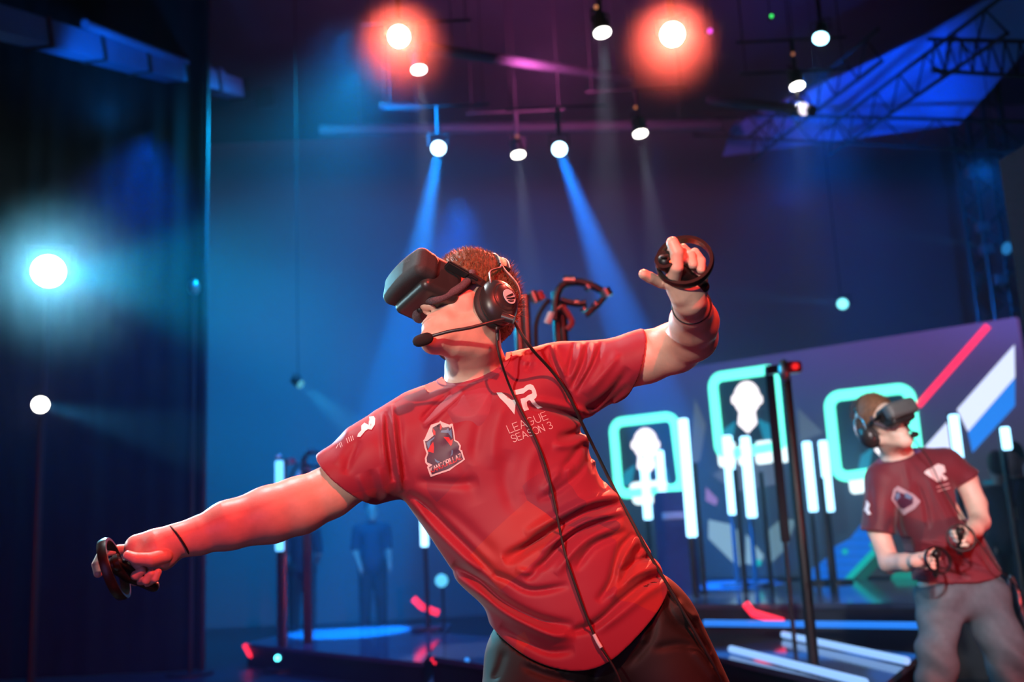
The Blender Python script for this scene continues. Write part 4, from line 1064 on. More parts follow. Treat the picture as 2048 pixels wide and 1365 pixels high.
# --- hand on the left (fist round the controller, index finger reaching forward)
def Hc(lst): return [W(x, y, Y) for x, y, Y in lst]
HL = [(cone(W(352, 1083, 2.20), W(318, 1096, 2.19), px_r(30, 2.2), px_r(37, 2.2)), .02), (cone(W(318, 1088, 2.20), W(276, 1096, 2.19), px_r(28, 2.2), px_r(26, 2.2)), .012), (cone(W(322, 1108, 2.19), W(290, 1118, 2.18), px_r(34, 2.2), px_r(28, 2.2)), .012)]
fin = [([(284, 1098, 2.205), (238, 1100, 2.215), (205, 1106, 2.195), (193, 1130, 2.175), (196, 1148, 2.165)], (.0120, .0105, .0100, .0098, .0088)),          # index
       ([(290, 1112, 2.22), (252, 1128, 2.225), (250, 1150, 2.185), (272, 1152, 2.155), (284, 1142, 2.15)], (.0120, .0110, .0105, .0098, .0088)),          # middle
       ([(300, 1122, 2.22), (272, 1144, 2.225), (270, 1163, 2.185), (292, 1162, 2.155), (302, 1148, 2.152)], (.0115, .0105, .0100, .0093, .0085)),         # ring
       ([(312, 1128, 2.21), (290, 1154, 2.21), (292, 1168, 2.180), (310, 1158, 2.158), (316, 1145, 2.158)], (.0105, .0095, .0090, .0085, .0078)),         # little
       ([(330, 1112, 2.165), (302, 1120, 2.140), (272, 1118, 2.130), (256, 1112, 2.130)], (.0165, .0145, .0125, .0105))]                                   # thumb
for pts, rr in fin: HL += finger(Hc(pts), rr)
# --- raised hand on the right, palm to the camera
HR = [(cone(W(1378, 600, 1.98), W(1374, 575, 1.965), px_r(31, 1.98), px_r(36, 1.97)), .02), (cone(W(1362, 572, 1.965), W(1366, 535, 1.965), px_r(30, 1.97), px_r(28, 1.97)), .012), (cone(W(1392, 575, 1.965), W(1396, 542, 1.965), px_r(24, 1.97), px_r(20, 1.97)), .012),
      (cone(W(1362, 592, 1.955), W(1346, 566, 1.94), .020, .017), .010)]
fin = [([(1348, 570, 1.965), (1322, 566, 1.955), (1300, 556, 1.940), (1287, 549, 1.93)], (.0130, .0112, .0108, .0098)),     # index, pointing out to the left
       ([(1350, 548, 1.985), (1338, 522, 1.99), (1342, 500, 1.96), (1360, 505, 1.925), (1368, 520, 1.915)], (.0125, .0115, .0108, .0100, .0092)),
       ([(1366, 540, 1.985), (1358, 512, 1.99), (1366, 498, 1.96), (1382, 512, 1.925), (1386, 530, 1.915)], (.0122, .0112, .0105, .0098, .0090)),
       ([(1384, 540, 1.985), (1382, 516, 1.985), (1390, 506, 1.955), (1402, 522, 1.925), (1402, 540, 1.918)], (.0115, .0105, .0100, .0092, .0085)),
       ([(1344, 566, 1.94), (1352, 535, 1.905), (1354, 506, 1.895), (1345, 486, 1.895)], (.0165, .0145, .0128, .0122))]      # thumb, up on the controller's face
for pts, rr in fin: HR += finger(Hc(pts), rr)
body_pr += HL + HR
hp = head_post(head1)
def body_post(P, d):
    if near_box(P, head1.C, .25): d = hp(P, d)
    return d + smoothn(P, 70, 1.3) * .0005
pts, qd = sdf_mesh(body_pr, .0022, body_post, bbox=((-1.05, 1.75, -.02), (.95, 2.75, 2.05)), margin=.006)
pts[:, 2] = np.maximum(pts[:, 2], .004)
body1 = np_mesh('body', pts, qd, skin_m, person1)
print('body', len(pts))
pts, qd = sdf_mesh(shirt_pr, .0030, shirt_post, bbox=((-.65, 2.0, .55), (.50, 2.75, 1.85)), slack=.02)
shirt1 = np_mesh('jersey', pts, qd, shirt_m, person1); print('shirt', len(pts))
# neck band of the jersey
def collar_post(P, d):
    c = col_plane(P)
    hd_ = union(hole, P); return np.maximum(np.maximum(np.maximum(d - .0016, c - .0015), hd_ - .016 - np.clip(-c - .01, 0, .02)), -hd_)
pts, qd = sdf_mesh(shirt_pr, .0024, collar_post, bbox=(npv(NB) - .2, npv(NB) + .2), slack=.01)
np_mesh('collar', pts, qd, mat('collar_band', (.30, .030, .060), .6), person1)
# shorts
def fold2(P):
    Q = proj(P); out = np.zeros(len(P)); lo = Q.min(0); hi = Q.max(0)
    for pl, a, wd in short_folds:
        if (pl.min(0) > hi + 3 * wd).any() or (pl.max(0) < lo - 3 * wd).any(): continue
        d, sg, tt = seg_dist(Q, pl); out += a * np.exp(-(d / wd) ** 2 * 1.2) * np.clip(np.minimum(tt, 1 - tt) * 5, 0, 1)
    return out
short_folds = [(polyline_px(pl, 20), a / 1000, w) for pl, a, w in (([(1335, 1190), (1340, 1225), (1366, 1252), (1400, 1262)], 9, 8), ([(1352, 1200), (1372, 1225), (1396, 1240)], -8, 9), ([(1330, 1240), (1385, 1275), (1420, 1310)], 8, 8), ([(1300, 1300), (1360, 1290), (1410, 1300)], 6, 9),
  ([(1310, 1225), (1300, 1280), (1250, 1340)], 8, 10), ([(1240, 1290), (1200, 1330), (1180, 1365)], 9, 10), ([(1010, 1300), (1000, 1335), (985, 1365)], 5, 8), ([(1040, 1330), (1090, 1350), (1150, 1365)], 7, 9), ([(1290, 1240), (1285, 1290)], -6, 9), ([(1380, 1290), (1440, 1365)], -7, 10))]
shorts_pr = [(cone(W(1110, 1300, 2.36), W(1255, 1240, 2.38), .135, .125), 0), (cone(W(1080, 1345, 2.36), W(1030, 1580, 2.24), .125, .105), .05), (cone(W(1290, 1275, 2.38), W(1425, 1530, 2.32), .130, .112), .05)]
kp1, kp2 = plane(W(1030, 1575, 2.24), (W(1030, 1580, 2.24) - W(1080, 1345, 2.36))), plane(W(1420, 1520, 2.32), (W(1425, 1530, 2.32) - W(1290, 1275, 2.38)))
top_p = plane(O1 + D1 * -.50, D1)
legs_f = [(cone(hipL, kneeL, .098, .070), 0), (cone(hipR, kneeR, .098, .070), 0)]
def shorts_post(P, d):
    d = d + fold2(P) + smoothn(P, 18, 4) * .003
    d = smax(d, top_p(P), .004)
    sd_ = union(shirt_pr, P) + fold_field(P); d = np.maximum(d, .004 - np.maximum(sd_, hem_cut(P)))
    x = P[:, 0] < (W(1190, 1450, 2.3).x)
    c = np.where(x, kp1(P), kp2(P)); d = smax(d, c, .002)
    return np.maximum(d, -np.maximum(union(legs_f, P), -c - .12))
pts, qd = sdf_mesh(shorts_pr, .0036, shorts_post, bbox=((-.25, 2.05, .35), (.75, 2.75, 1.1)), slack=.02)
np_mesh('shorts', pts, qd, shorts_m, person1)
# shoes
shoe_m = mat('shoe_black', (.02, .02, .022), .5)
for f in (foot1, foot2):
    pr = [(cone(f + Vector((0, .04, .045)), f + Vector((0, -.17, .036)), .042, .036), 0), (cone(f + Vector((0, .03, .06)), f + Vector((0, .02, .12)), .045, .042), .03)]
    pts, qd = sdf_mesh(pr, .005, lambda P, d: smax(d, -P[:, 2] + .0, .003), bbox=(npv(f) - .3, npv(f) + .3))
    np_mesh('shoe', pts, qd, shoe_m, person1)
hair_part(head1, person1, hair_m)
# wristbands
def band(c, ax, r, th, name, m, parent, w=None):
    c = Vector(c); ax = Vector(ax).normalized(); u = ax.orthogonal().normalized(); v = ax.cross(u)
    return MB().tube([c + (u * math.cos(a) + v * math.sin(a)) * r for a in [2 * math.pi * k / 36 for k in range(36)]], th, 8, closed=True).build(name, m, parent, True)
band(W(358, 1082, 2.20), armL[-1][0] - armL[-2][0] + Vector((0, 0, -.02)), px_r(34, 2.2), .0024, 'wristband', M_['rubber'], person1)
band(W(1383, 612, 2.02), armR[-1][0] - armR[-3][0], px_r(38, 2.02), .003, 'wristband', M_['rubber'], person1)
# nails are too small and blurred to show; eyes are hidden under the headset

# ---- controllers
ctrl_m = mat('controller_shell', (.012, .011, .012), .36, spec=.4)
ring_m = mat('controller_ring', (.012, .010, .011), .34, spec=.4)
red_pt = emit('ctrl_red', (1.0, .06, .02), 5.0)
def controller(c, axis, up, label, grip_dir, s=1.0, ring_r=.052, face=None, group=None):
    """ring controller: c centre of the ring, axis the ring's normal, up towards the face plate"""
    c = Vector(c); n = Vector(axis).normalized(); u = (Vector(up) - n * Vector(up).dot(n)).normalized(); v = n.cross(u)
    t = empty('motion_controller', c, label, 'motion controller', group)
    b = MB(); pts = []; N = 40; rings = []
    for k in range(N):
        a = 2 * math.pi * k / N; rad = u * math.cos(a) + v * math.sin(a)
        ct = c + rad * ring_r * s; w = .0095 * s; th = .0032 * s
        rings.append([b.bm.verts.new(ct + n * w * x + rad * th * y) for x, y in ((-1, -1), (-1, 1), (-.4, 1.5), (.4, 1.5), (1, 1), (1, -1))])
    for k in range(N):
        A, B_ = rings[k], rings[(k + 1) % N]
        for j in range(6): b.bm.faces.new((A[j], A[(j + 1) % 6], B_[(j + 1) % 6], B_[j]))
    b.build('tracking_ring', ring_m, t, True)
    f0 = c + (Vector(face) if face is not None else u * ring_r * .55 * s)
    fn = (u * .2 + n).normalized() if face is None else n
    MB().cyl(f0 - fn * .004 * s, f0 + fn * .006 * s, .021 * s, .020 * s, 24).build('face_plate', ctrl_m, t, True)
    MB().cyl(f0 + fn * .006 * s, f0 + fn * .012 * s, .004 * s, .004 * s, 12).sph(f0 + fn * .014 * s, .0075 * s, 8, (1, 1, .6)).build('thumbstick', M_['rubber'], t, True)
    for sg in (-1, 1): MB().sph(f0 + fn * .0065 * s + v * sg * .005 * s - u * .012 * s, .0020 * s, 6).build('indicator', red_pt, t)
    g = Vector(grip_dir).normalized()
    pr = [(cone(f0 - fn * .006 * s, f0 - fn * .012 * s + g * .04 * s, .018 * s, .015 * s), 0), (cone(f0 - fn * .012 * s + g * .04 * s, f0 - fn * .010 * s + g * .095 * s, .015 * s, .0125 * s), .01)]
    pts, qd = sdf_mesh(pr, .0024 * max(s, .6), None, bbox=(npv(f0) - .16 * s, npv(f0) + .16 * s))
    np_mesh('grip', pts, qd, ctrl_m, t)
    return t
# left one: ring seen nearly edge-on, hanging from the fist
cL_ = W(228, 1139, 2.155)
controller(cL_, (.93, .14, .33), W(205, 1085, 2.15) - W(250, 1194, 2.16), 'black motion controller in the lowered hand on the left', W(290, 1150, 2.18) - W(232, 1120, 2.15), 1.0, .064, face=W(236, 1128, 2.15) - cL_)
cR_ = W(1369, 524, 1.93)
controller(cR_, (-.22, -.93, .30), W(1330, 500, 1.9) - cR_, 'black motion controller in the raised hand on the right', W(1400, 560, 1.96) - W(1335, 520, 1.93), 1.0, .0535, face=W(1330, 522, 1.905) - cR_)

# ---- headset, headphones, microphone
hset1 = vr_headset(head1, 'black VR headset over the eyes of the player in front')
YM = YH - .095
hub = (W(1004, 634, YM - .03), W(1028, 641, YM - .034))
mic_path = [W(1012, 638, YM - .035), W(985, 644, YM - .045), W(940, 656, YM - .055), W(900, 663, YM - .055), W(862, 673, YM - .050)]
headphones(head1, 'black headphones with a foam-tipped microphone worn by the player in front', 1, (hub, mic_path, W(846, 680, YM - .05), W(862, 676, YM) - W(832, 686, YM)))

# ---- cables in front of the shirt
from mathutils.bvhtree import BVHTree
def bvh_of(o):
    me = o.data; vv = [tuple(v.co) for v in me.vertices]; return BVHTree.FromPolygons(vv, [tuple(p.vertices) for p in me.polygons])
bv1 = bvh_of(shirt1)
def hit(px, py, bv, lift=.0012, fallback=None):
    v = ray(px, py).normalized(); loc, nrm, i, d = bv.ray_cast(CAM, v)
    if loc is None: return W(px, py, fallback) if fallback else None
    return loc - v * lift
def cable(pxs, lift, r, name, label, bv, fb, head=(), tail=()):
    pts = list(head); 
    prev = fb
    for x, y in [tuple(p) for p in polyline_px(pxs, 60)]:
        h = hit(x, y, bv, lift); 
        if h is None: h = W(x, y, prev)
        else: prev = h.y
        if len(pts) and abs(h.y - pts[-1].y) > .01: h = W(x, y, pts[-1].y + .01 * (1 if h.y > pts[-1].y else -1)); 
        pts.append(h)
    pts += list(tail)
    # even it out
    for _ in range(3):
        pts = [pts[0]] + [(pts[i - 1] + pts[i] * 2 + pts[i + 1]) / 4 for i in range(1, len(pts) - 1)] + [pts[-1]]
    o = MB().tube(pts, r, 8).build(name, M_['rubber'], None, True); tag(o, label, 'cable'); return o, pts
c1, p1 = cable([(1027, 641), (1045, 672), (1068, 704), (1100, 738), (1135, 786), (1165, 850), (1195, 910), (1228, 978), (1262, 1040), (1300, 1112), (1350, 1195), (1400, 1282), (1448, 1365)], .016, .0036, 'headset_cable',
      'black cable running from the microphone hub down the right side of the jersey', bv1, YM, tail=[W(1500, 1500, 2.3), W(1560, 1750, 2.5), Vector((.75, 2.7, .01)), Vector((1.2, 3.6, .006))])
c2, p2 = cable([(994, 655), (994, 690), (1004, 730), (1020, 775), (1046, 830), (1072, 880), (1095, 945), (1112, 1020), (1128, 1100), (1150, 1170), (1188, 1272), (1222, 1325), (1243, 1365)], .010, .0028, 'headphone_cable',
      'thin black cable hanging over the middle of the red jersey', bv1, YM, tail=[W(1262, 1420, 2.2), W(1290, 1600, 2.2), W(1300, 1900, 2.3), Vector((.4, 2.6, .006))])
k = [i for i, p in enumerate(p2) if proj(npv(p)[None])[0][1] > 1268][0]
MB().tube([p2[k], p2[k + 1], p2[k + 2]], .0040, 8).build('cable_sleeve', M_['white'], c2, True)
k = [i for i, p in enumerate(p2) if proj(npv(p)[None])[0][1] > 652][0]
MB().cyl(p2[0], p2[0] + Vector((0, 0, -.030)), .005, .0035, 12).build('plug', cup_m, c2, True)

# ---- prints on the jersey: geometry laid on the cloth
def decal(polys, bv, lift, name, m, parent, step=3.0, fb=None):
    out = MB()
    for pl in polys:
        b = bmesh.new(); vv = [b.verts.new((x, y, 0)) for x, y in pl]; b.faces.new(vv)
        bmesh.ops.triangulate(b, faces=b.faces[:])
        xs = [p[0] for p in pl]; ys = [p[1] for p in pl]
        for ax, lo, hi in ((0, min(xs), max(xs)), (1, min(ys), max(ys))):
            v = lo + step
            while v < hi:
                bmesh.ops.bisect_plane(b, geom=b.verts[:] + b.edges[:] + b.faces[:], plane_co=(v, 0, 0) if ax == 0 else (0, v, 0), plane_no=(1, 0, 0) if ax == 0 else (0, 1, 0)); v += step
        bad = []
        for v in b.verts:
            h = hit(v.co.x, v.co.y, bv, lift)
            if h is None: bad.append(v)
            else: v.co = h
        bmesh.ops.delete(b, geom=bad, context='VERTS')
        out._add(b)
    return out.build(name, m, parent, True)
def strokes(lines, w, bv, lift, name, m, parent, taper=False):
    polys = []
    for ln in lines:
        P = np.array(ln, float)
        for a, b in zip(P, P[1:]):
            d = b - a; L = np.hypot(*d); d = d / max(L, 1e-6); n = np.array([-d[1], d[0]]) * w / 2; e = d * w * .3
            k = max(1, int(L / 4))
            for i in range(k):
                p, q = a - e + (b - a + 2 * e) * i / k, a - e + (b - a + 2 * e) * (i + 1) / k
                polys.append([tuple(p - n), tuple(q - n), tuple(q + n), tuple(p + n)])
    out = MB()
    for pl in polys:
        hs = [hit(x, y, bv, lift) for x, y in pl]
        if any(h is None for h in hs): continue
        out.bm.faces.new([out.bm.verts.new(h) for h in hs])
    return out.build(name, m, parent)
# single-stroke capitals in a unit box (x right, y down)
def arc(cx, cy, rx, ry, a0, a1, n=10): return [(cx + rx * math.cos(R(a0 + (a1 - a0) * k / n)), cy + ry * math.sin(R(a0 + (a1 - a0) * k / n))) for k in range(n + 1)]
GL = {
 'L': ([[(0, 0), (0, 1), (.6, 1)]], .75), 'E': ([[(.62, 0), (0, 0), (0, 1), (.62, 1)], [(0, .5), (.55, .5)]], .8), 'A': ([[(0, 1), (.4, 0), (.8, 1)], [(.13, .68), (.67, .68)]], .98),
 'G': ([arc(.42, .5, .42, .5, -50, -310, 14) + [(.8, .55), (.45, .55)]], 1.02), 'U': ([[(0, 0), (0, .65)] + arc(.35, .65, .35, .35, 180, 0, 8) + [(.7, 0)]], .92),
 'S': ([arc(.33, .26, .28, .26, -30, -270, 8) + arc(.33, .75, .30, .25, -90, 150, 8)], .82), 'O': ([arc(.42, .5, .42, .5, 0, 360, 18)], 1.0), 'N': ([[(0, 1), (0, 0), (.68, 1), (.68, 0)]], .9),
 '3': ([arc(.30, .25, .28, .25, -150, 90, 8) + arc(.30, .75, .32, .25, -90, 150, 8)], .75), ' ': ([], .45), 'K': ([[(0, 0), (0, 1)], [(.6, 0), (0, .55), (.6, 1)]], .8), 'R': ([[(0, 1), (0, 0), (.45, 0), (.6, .15), (.6, .38), (.45, .52), (0, .52)], [(.35, .52), (.62, 1)]], .82),
 'I': ([[(0, 0), (0, 1)]], .28), 'Z': ([[(0, 0), (.6, 0), (0, 1), (.62, 1)]], .8)}
def text_lines(s, x0, y0, x1, y1, hx, hy):
    """text along (x0,y0)->(x1,y1) baseline-top line; (hx,hy) vector from top to bottom of the letters"""
    tot = sum(GL[c][1] for c in s) - .2; L = np.hypot(x1 - x0, y1 - y0); out = []; u = 0
    for c in s:
        for ln in GL[c][0]: out.append([(x0 + (x1 - x0) * (u + x) / tot + hx * y, y0 + (y1 - y0) * (u + x) / tot + hy * y) for x, y in ln])
        u += GL[c][1]
    return out
print_w = mat('print_white', (.86, .80, .80), .5, noise=.02); print_p = mat('print_pink', (.85, .60, .60), .5, noise=.02)
def C4(pts): return [(980 + x / 10.5, 760 + y / 10.5) for x, y in pts]
vr_polys = [C4([(135, 270), (245, 268), (430, 475), (452, 425), (548, 420), (512, 728), (345, 520), (200, 375)]),
    C4([(495, 225), (700, 175), (765, 115), (845, 90), (910, 120), (965, 230), (985, 330), (965, 380), (925, 410), (890, 405), (865, 310), (890, 270), (870, 220), (820, 205), (770, 235), (700, 290), (520, 320)]),
    C4([(640, 400), (740, 375), (800, 325), (865, 300), (930, 380), (925, 410), (960, 480), (1020, 540), (1108, 580), (1005, 610), (890, 510), (840, 430), (800, 435), (770, 470), (785, 560), (820, 625), (720, 662), (690, 600), (655, 480)])]
decal(vr_polys, bv1, .0016, 'chest_print', print_w, shirt1)
def c2(x, y): return (980 + x / 10.5, 760 + y / 10.5)
ll = text_lines('LEAGUE', *c2(345, 970), *c2(1150, 672), 6.4, 14.6) + text_lines('SEASON 3', *c2(425, 1180), *c2(1255, 880), 6.0, 13.0)
strokes(ll, 1.25, bv1, .0016, 'chest_lettering', print_p, shirt1)
# team crest: shield, bolts, plain dark heart and a lettered banner
def CR_(pts): return [(840 + x / 11.38, 840 + y / 11.38) for x, y in pts]
crest_o = CR_([(75, 470), (100, 445), (135, 470), (285, 345), (245, 250), (245, 120), (275, 105), (390, 250), (430, 60), (460, 22), (490, 45), (530, 155), (665, 115), (690, 160), (715, 90), (745, 95), (780, 280), (800, 460), (870, 500), (930, 590), (920, 680), (960, 700), (985, 800), (1025, 905), (950, 965), (800, 1060), (670, 1160), (480, 1220), (245, 1305), (215, 1240), (160, 1075), (185, 1050), (120, 980), (110, 880), (150, 770), (105, 640)])
decal([crest_o], bv1, .0012, 'crest', print_p, shirt1, 4)
crest = bpy.data.objects['crest']
navy_p = mat('print_navy', (.075, .022, .060), .5, noise=.05); blue_p = mat('print_blue', (.12, .25, .42), .5, noise=.03); redp = mat('print_red', (.62, .02, .035), .5, noise=.03)
inn = CR_([(110, 490), (165, 480), (310, 360), (278, 260), (285, 180), (395, 275), (440, 200), (462, 80), (505, 170), (530, 180), (650, 155), (690, 200), (720, 140), (750, 290), (775, 480), (850, 520), (895, 600), (880, 680), (930, 735), (950, 810), (985, 900), (780, 1040), (640, 1125), (270, 1250), (200, 1085), (290, 1030), (160, 970), (150, 870), (190, 760), (145, 640)])
decal([inn], bv1, .0016, 'crest_field', navy_p, crest, 4)
decal([CR_([(470, 290), (490, 245), (600, 235), (640, 190), (665, 260), (715, 200), (730, 420), (690, 370), (640, 300)]), CR_([(150, 530), (190, 490), (330, 390), (320, 430), (240, 500), (225, 600), (190, 665)]), CR_([(330, 880), (390, 930), (460, 960), (400, 985), (350, 950)]), CR_([(720, 690), (750, 700), (745, 790), (690, 840), (715, 770)])], bv1, .0019, 'crest_bolt', blue_p, crest, 4)
decal([CR_([(530, 390), (660, 400), (700, 480), (750, 430), (730, 560), (700, 600), (600, 470)]), CR_([(300, 500), (320, 620), (310, 760), (170, 720), (230, 600)]), CR_([(290, 190), (350, 270), (350, 360), (300, 330)]), CR_([(465, 100), (500, 180), (470, 240), (452, 200)])], bv1, .0019, 'crest_flame', redp, crest, 4)
x0, y0, x1, y1, hx, hy = *CR_([(228, 1092)])[0], *CR_([(915, 770)])[0], 3.1, 10.6
tot_ = sum(GL[c][1] for c in 'KANGORILLAZ') - .2; up_, lo_ = [], []; u_ = 0
for c in 'KANGORILLAZ':
    for ln in GL[c][0]:
        for (ax, ay), (bx, by) in zip(ln, ln[1:]):
            n_s = 4
            for k in range(n_s):
                A_, B_ = [(ax + (bx - ax) * q / n_s, ay + (by - ay) * q / n_s) for q in (k, k + 1)]
                seg = [(x0 + (x1 - x0) * (u_ + x) / tot_ + hx * y, y0 + (y1 - y0) * (u_ + x) / tot_ + hy * y) for x, y in (A_, B_)]
                (up_ if (A_[1] + B_[1]) / 2 < .55 else lo_).append(seg)
    u_ += GL[c][1]
strokes(up_, 1.45, bv1, .0024, 'crest_lettering', print_p, crest); strokes(lo_, 1.45, bv1, .0024, 'crest_lettering', redp, crest)
# letter R and small marks on the sleeve
def CS(pts): return [(620 + x / 4.875, 780 + y / 4.875) for x, y in pts]
decal([CS([(575, 262), (620, 255), (637, 280), (632, 340), (600, 390), (570, 385), (605, 340), (610, 290), (590, 280)]), CS([(500, 350), (530, 320), (565, 340), (590, 370), (540, 400), (490, 460), (460, 458), (468, 430), (500, 395)])], bv1, .0016, 'sleeve_letter', print_w, shirt1)
strokes([CS(l) for l in ([(355, 475), (370, 520)], [(375, 465), (388, 505)], [(395, 455), (408, 500)], [(412, 450), (424, 488)], [(285, 520), (300, 560)], [(300, 510), (314, 550)], [(255, 570), (275, 530)])], 1.3, bv1, .0016, 'sleeve_lettering', print_p, shirt1)
# maker's word on the headset
GS = {'o': ([arc(.3, .62, .3, .36, 0, 360, 10)], .85), 'c': ([arc(.3, .62, .3, .36, -50, -310, 8)], .78), 'u': ([[(0, .26), (0, .7)] + arc(.28, .7, .28, .28, 180, 0, 6) + [(.56, .26)]], .82), 'l': ([[(0, 0), (0, 1)]], .3), 's': ([arc(.22, .42, .2, .17, -20, -270, 6) + arc(.22, .8, .22, .18, -90, 150, 6)], .7)}
GL.update(GS)
sh_ = [c for c in hset1.children if c.name.startswith('front_shell')][0]
strokes(text_lines('oculus', 803.5, 524.5, 818.5, 517.5, .6, 4.2), .55, bvh_of(sh_), .0008, 'maker_word', mat('maker_word_grey', (.10, .10, .11), .4), sh_)
# ------------------------------------------------------------------ the second player
def build_torso(O, D, U, Wd, tab, extra, cuts, folds_, arms, hole_, colp, hem, bbox, vox, m, parent, name='jersey'):
    def post(P, d):
        if folds_:
            Q = proj(P); front = np.clip((.035 - (P - npv(O)) @ npv(Wd)) / .05, 0, 1)
            for pl, a, wd in folds_:
                dd, sg, tt = seg_dist(Q, pl); d = d + a * np.exp(-(dd / wd) ** 2 * 1.2) * np.clip(np.minimum(tt, 1 - tt) * 5, 0, 1) * front
        d = d + smoothn(P, 20, 1.9) * .002
        d = smax(d, hem(P), .004)
        for c, arm, side in cuts:
            cc = c(P)
            sel = side(P)
            dn = smax(d, cc, .003); a = union(arm, P) - .014; dn = np.maximum(dn, -np.maximum(np.maximum(a, -cc - .08), dn + .006)); d = np.where(sel, dn, d)
        hd_ = union(hole_, P); d = smax(d, np.minimum(colp(P), .04 - hd_), .002); return np.maximum(d, -hd_)
    pts, qd = sdf_mesh([(loft(O, D, U, Wd, tab), 0)] + extra, vox, post, bbox=bbox, slack=.01)
    return np_mesh(name, pts, qd, m, parent)
Y2 = 4.9; K2 = Y2 / 2000
head2 = Frame(W(1769, 862, Y2 - .06), (.25, -.92, .30), (.92, .28, .24), 1.0)
O2 = W(1797, 912, Y2); D2 = (W(1797 - 45.2, 912 - 89.2, Y2) - O2).normalized(); U2 = D2.cross(Vector((0, 1, 0))).normalized(); U2 = U2 if U2.x > 0 else -U2
V2 = U2.cross(D2).normalized(); V2 = V2 if V2.y > 0 else -V2
def hu2(px, py, Y=Y2): p = W(px, py, Y) - O2; return p.dot(D2), p.dot(U2)
L2_ = sorted(hu2(*p) for p in ((1782, 1000), (1794, 1050), (1806, 1090), (1826, 1130), (1830, 1165), (1840, 1215))); R2_ = sorted(hu2(*p) for p in ((1902, 968), (1922, 1005), (1946, 1045), (1972, 1095), (2000, 1145), (2012, 1165), (2030, 1200)))
tab2 = []
for h, b in ((-.78, .14), (-.68, .14), (-.58, .135), (-.48, .13), (-.38, .122), (-.30, .12), (-.22, .12)):
    tab2.append((h, np.interp(h, *zip(*L2_)), np.interp(h, *zip(*R2_)), b, 0))
tab2 += [(-.14, -.20, .20, .12, 0), (-.08, -.18, .19, .105, 0), (-.03, -.13, .15, .08, .01), (.0, -.07, .09, .06, .01)]
S2L, S2R = W(1768, 962, Y2), W(1890, 932, Y2)
a2L = [(S2L, .060), (W(1757, 1062, Y2 - .03), .050), (W(1778, 1126, Y2 - .08), .047), (W(1812, 1126, Y2 - .20), .040), (W(1840, 1121, Y2 - .28), .029)]
a2R = [(S2R, .060), (W(1932, 962, Y2 - .01), .052), (W(1952, 1008, Y2 - .04), .048), (W(1960, 1044, Y2 - .10), .044), (W(1948, 1058, Y2 - .20), .040), (W(1934, 1068, Y2 - .28), .029)]
NB2 = W(1793, 905, Y2)
hole2 = [(cone(NB2 - Vector((0, 0, .12)), NB2 + Vector((0, 0, .05)), .088, .068), 0), (cone(NB2, head2.p(-.015, 0, -.045), .066, .062), .02)]
c2L, c2R, c2F = W(1762, 920, Y2), W(1826, 900, Y2), W(1790, 928, Y2 - .11)
n2 = (c2R - c2L).cross(c2F - c2L).normalized(); n2 = n2 if n2.z > 0 else -n2
extra2 = [(cone(W(1785, 945, Y2), S2L, .075, .085), .04), (cone(W(1840, 930, Y2), S2R, .075, .080), .04), (cone(S2L, W(1756, 1064, Y2 - .03), .085, .078), .03), (cone(W(1756, 1064, Y2 - .03), W(1755, 1090, Y2 - .03), .078, .074), .01),
          (cone(S2R, W(1932, 960, Y2 - .01), .080, .068), .03), (cone(W(1932, 960, Y2 - .01), W(1948, 975, Y2 - .01), .068, .066), .01), (cone(W(1797, 925, Y2), NB2, .10, .066), .04)]
cp2L = plane(W(1756, 1066, Y2), W(1756, 1066, Y2) - W(1762, 1000, Y2)); cp2R = plane(W(1930, 960, Y2), W(1944, 985, Y2) - W(1905, 930, Y2))
hem2 = [hu2(*p, Y2 - .12) for p in ((1825, 1160), (1860, 1166), (1900, 1168), (1950, 1166), (1985, 1160), (2010, 1150))]; hem2 = np.array(sorted(hem2, key=lambda t: t[1]))
def hem2f(P):
    q = P - npv(O2); return np.interp(q @ npv(U2), hem2[:, 1], hem2[:, 0]) - q @ npv(D2)
f2 = [(polyline_px(pl, 14), a / 1000, w) for pl, a, w in (([(1835, 1105), (1880, 1112), (1930, 1128), (1975, 1140)], 16, 5), ([(1840, 1120), (1890, 1135), (1950, 1150)], -12, 5), ([(1835, 1085), (1885, 1092), (1940, 1112)], -10, 5), ([(1850, 1132), (1900, 1146), (1940, 1158)], 12, 5),
   ([(1830, 960), (1850, 1010), (1858, 1060)], 10, 6), ([(1852, 950), (1880, 1010), (1905, 1060)], -8, 8), ([(1880, 960), (1910, 1010), (1930, 1050)], 12, 6), ([(1795, 1000), (1800, 1050), (1812, 1080)], 12, 6), ([(1740, 960), (1745, 1010), (1748, 1050)], 5, 6), ([(1960, 1090), (1975, 1120), (1990, 1150)], 10, 5), ([(1808, 930), (1822, 990)], -5, 6))]
person2 = empty('person', (O2.x + .25, Y2, 0), 'person in a red jersey and grey trousers holding two controllers at the waist', 'person')
shirt2_m = camo_mat('maroon_jersey', (.15, .024, .038), (.10, .022, .036), (.18, .026, .036))
jersey2 = build_torso(O2, D2, U2, V2, tab2, extra2, [(cp2L, chain(a2L), lambda P: P[:, 0] < W(1796, 1000, Y2).x - (P[:, 2] - W(1790, 1000, Y2).z) * .1), (cp2R, chain(a2R), lambda P: (P[:, 0] > W(1896, 1000, Y2).x) & (P[:, 2] > W(1900, 1040, Y2).z))], f2, None, hole2, plane(c2L, n2), hem2f,
   ((O2.x - .45, Y2 - .5, .4), (O2.x + .9, Y2 + .4, 1.75)), .0048, shirt2_m, person2)
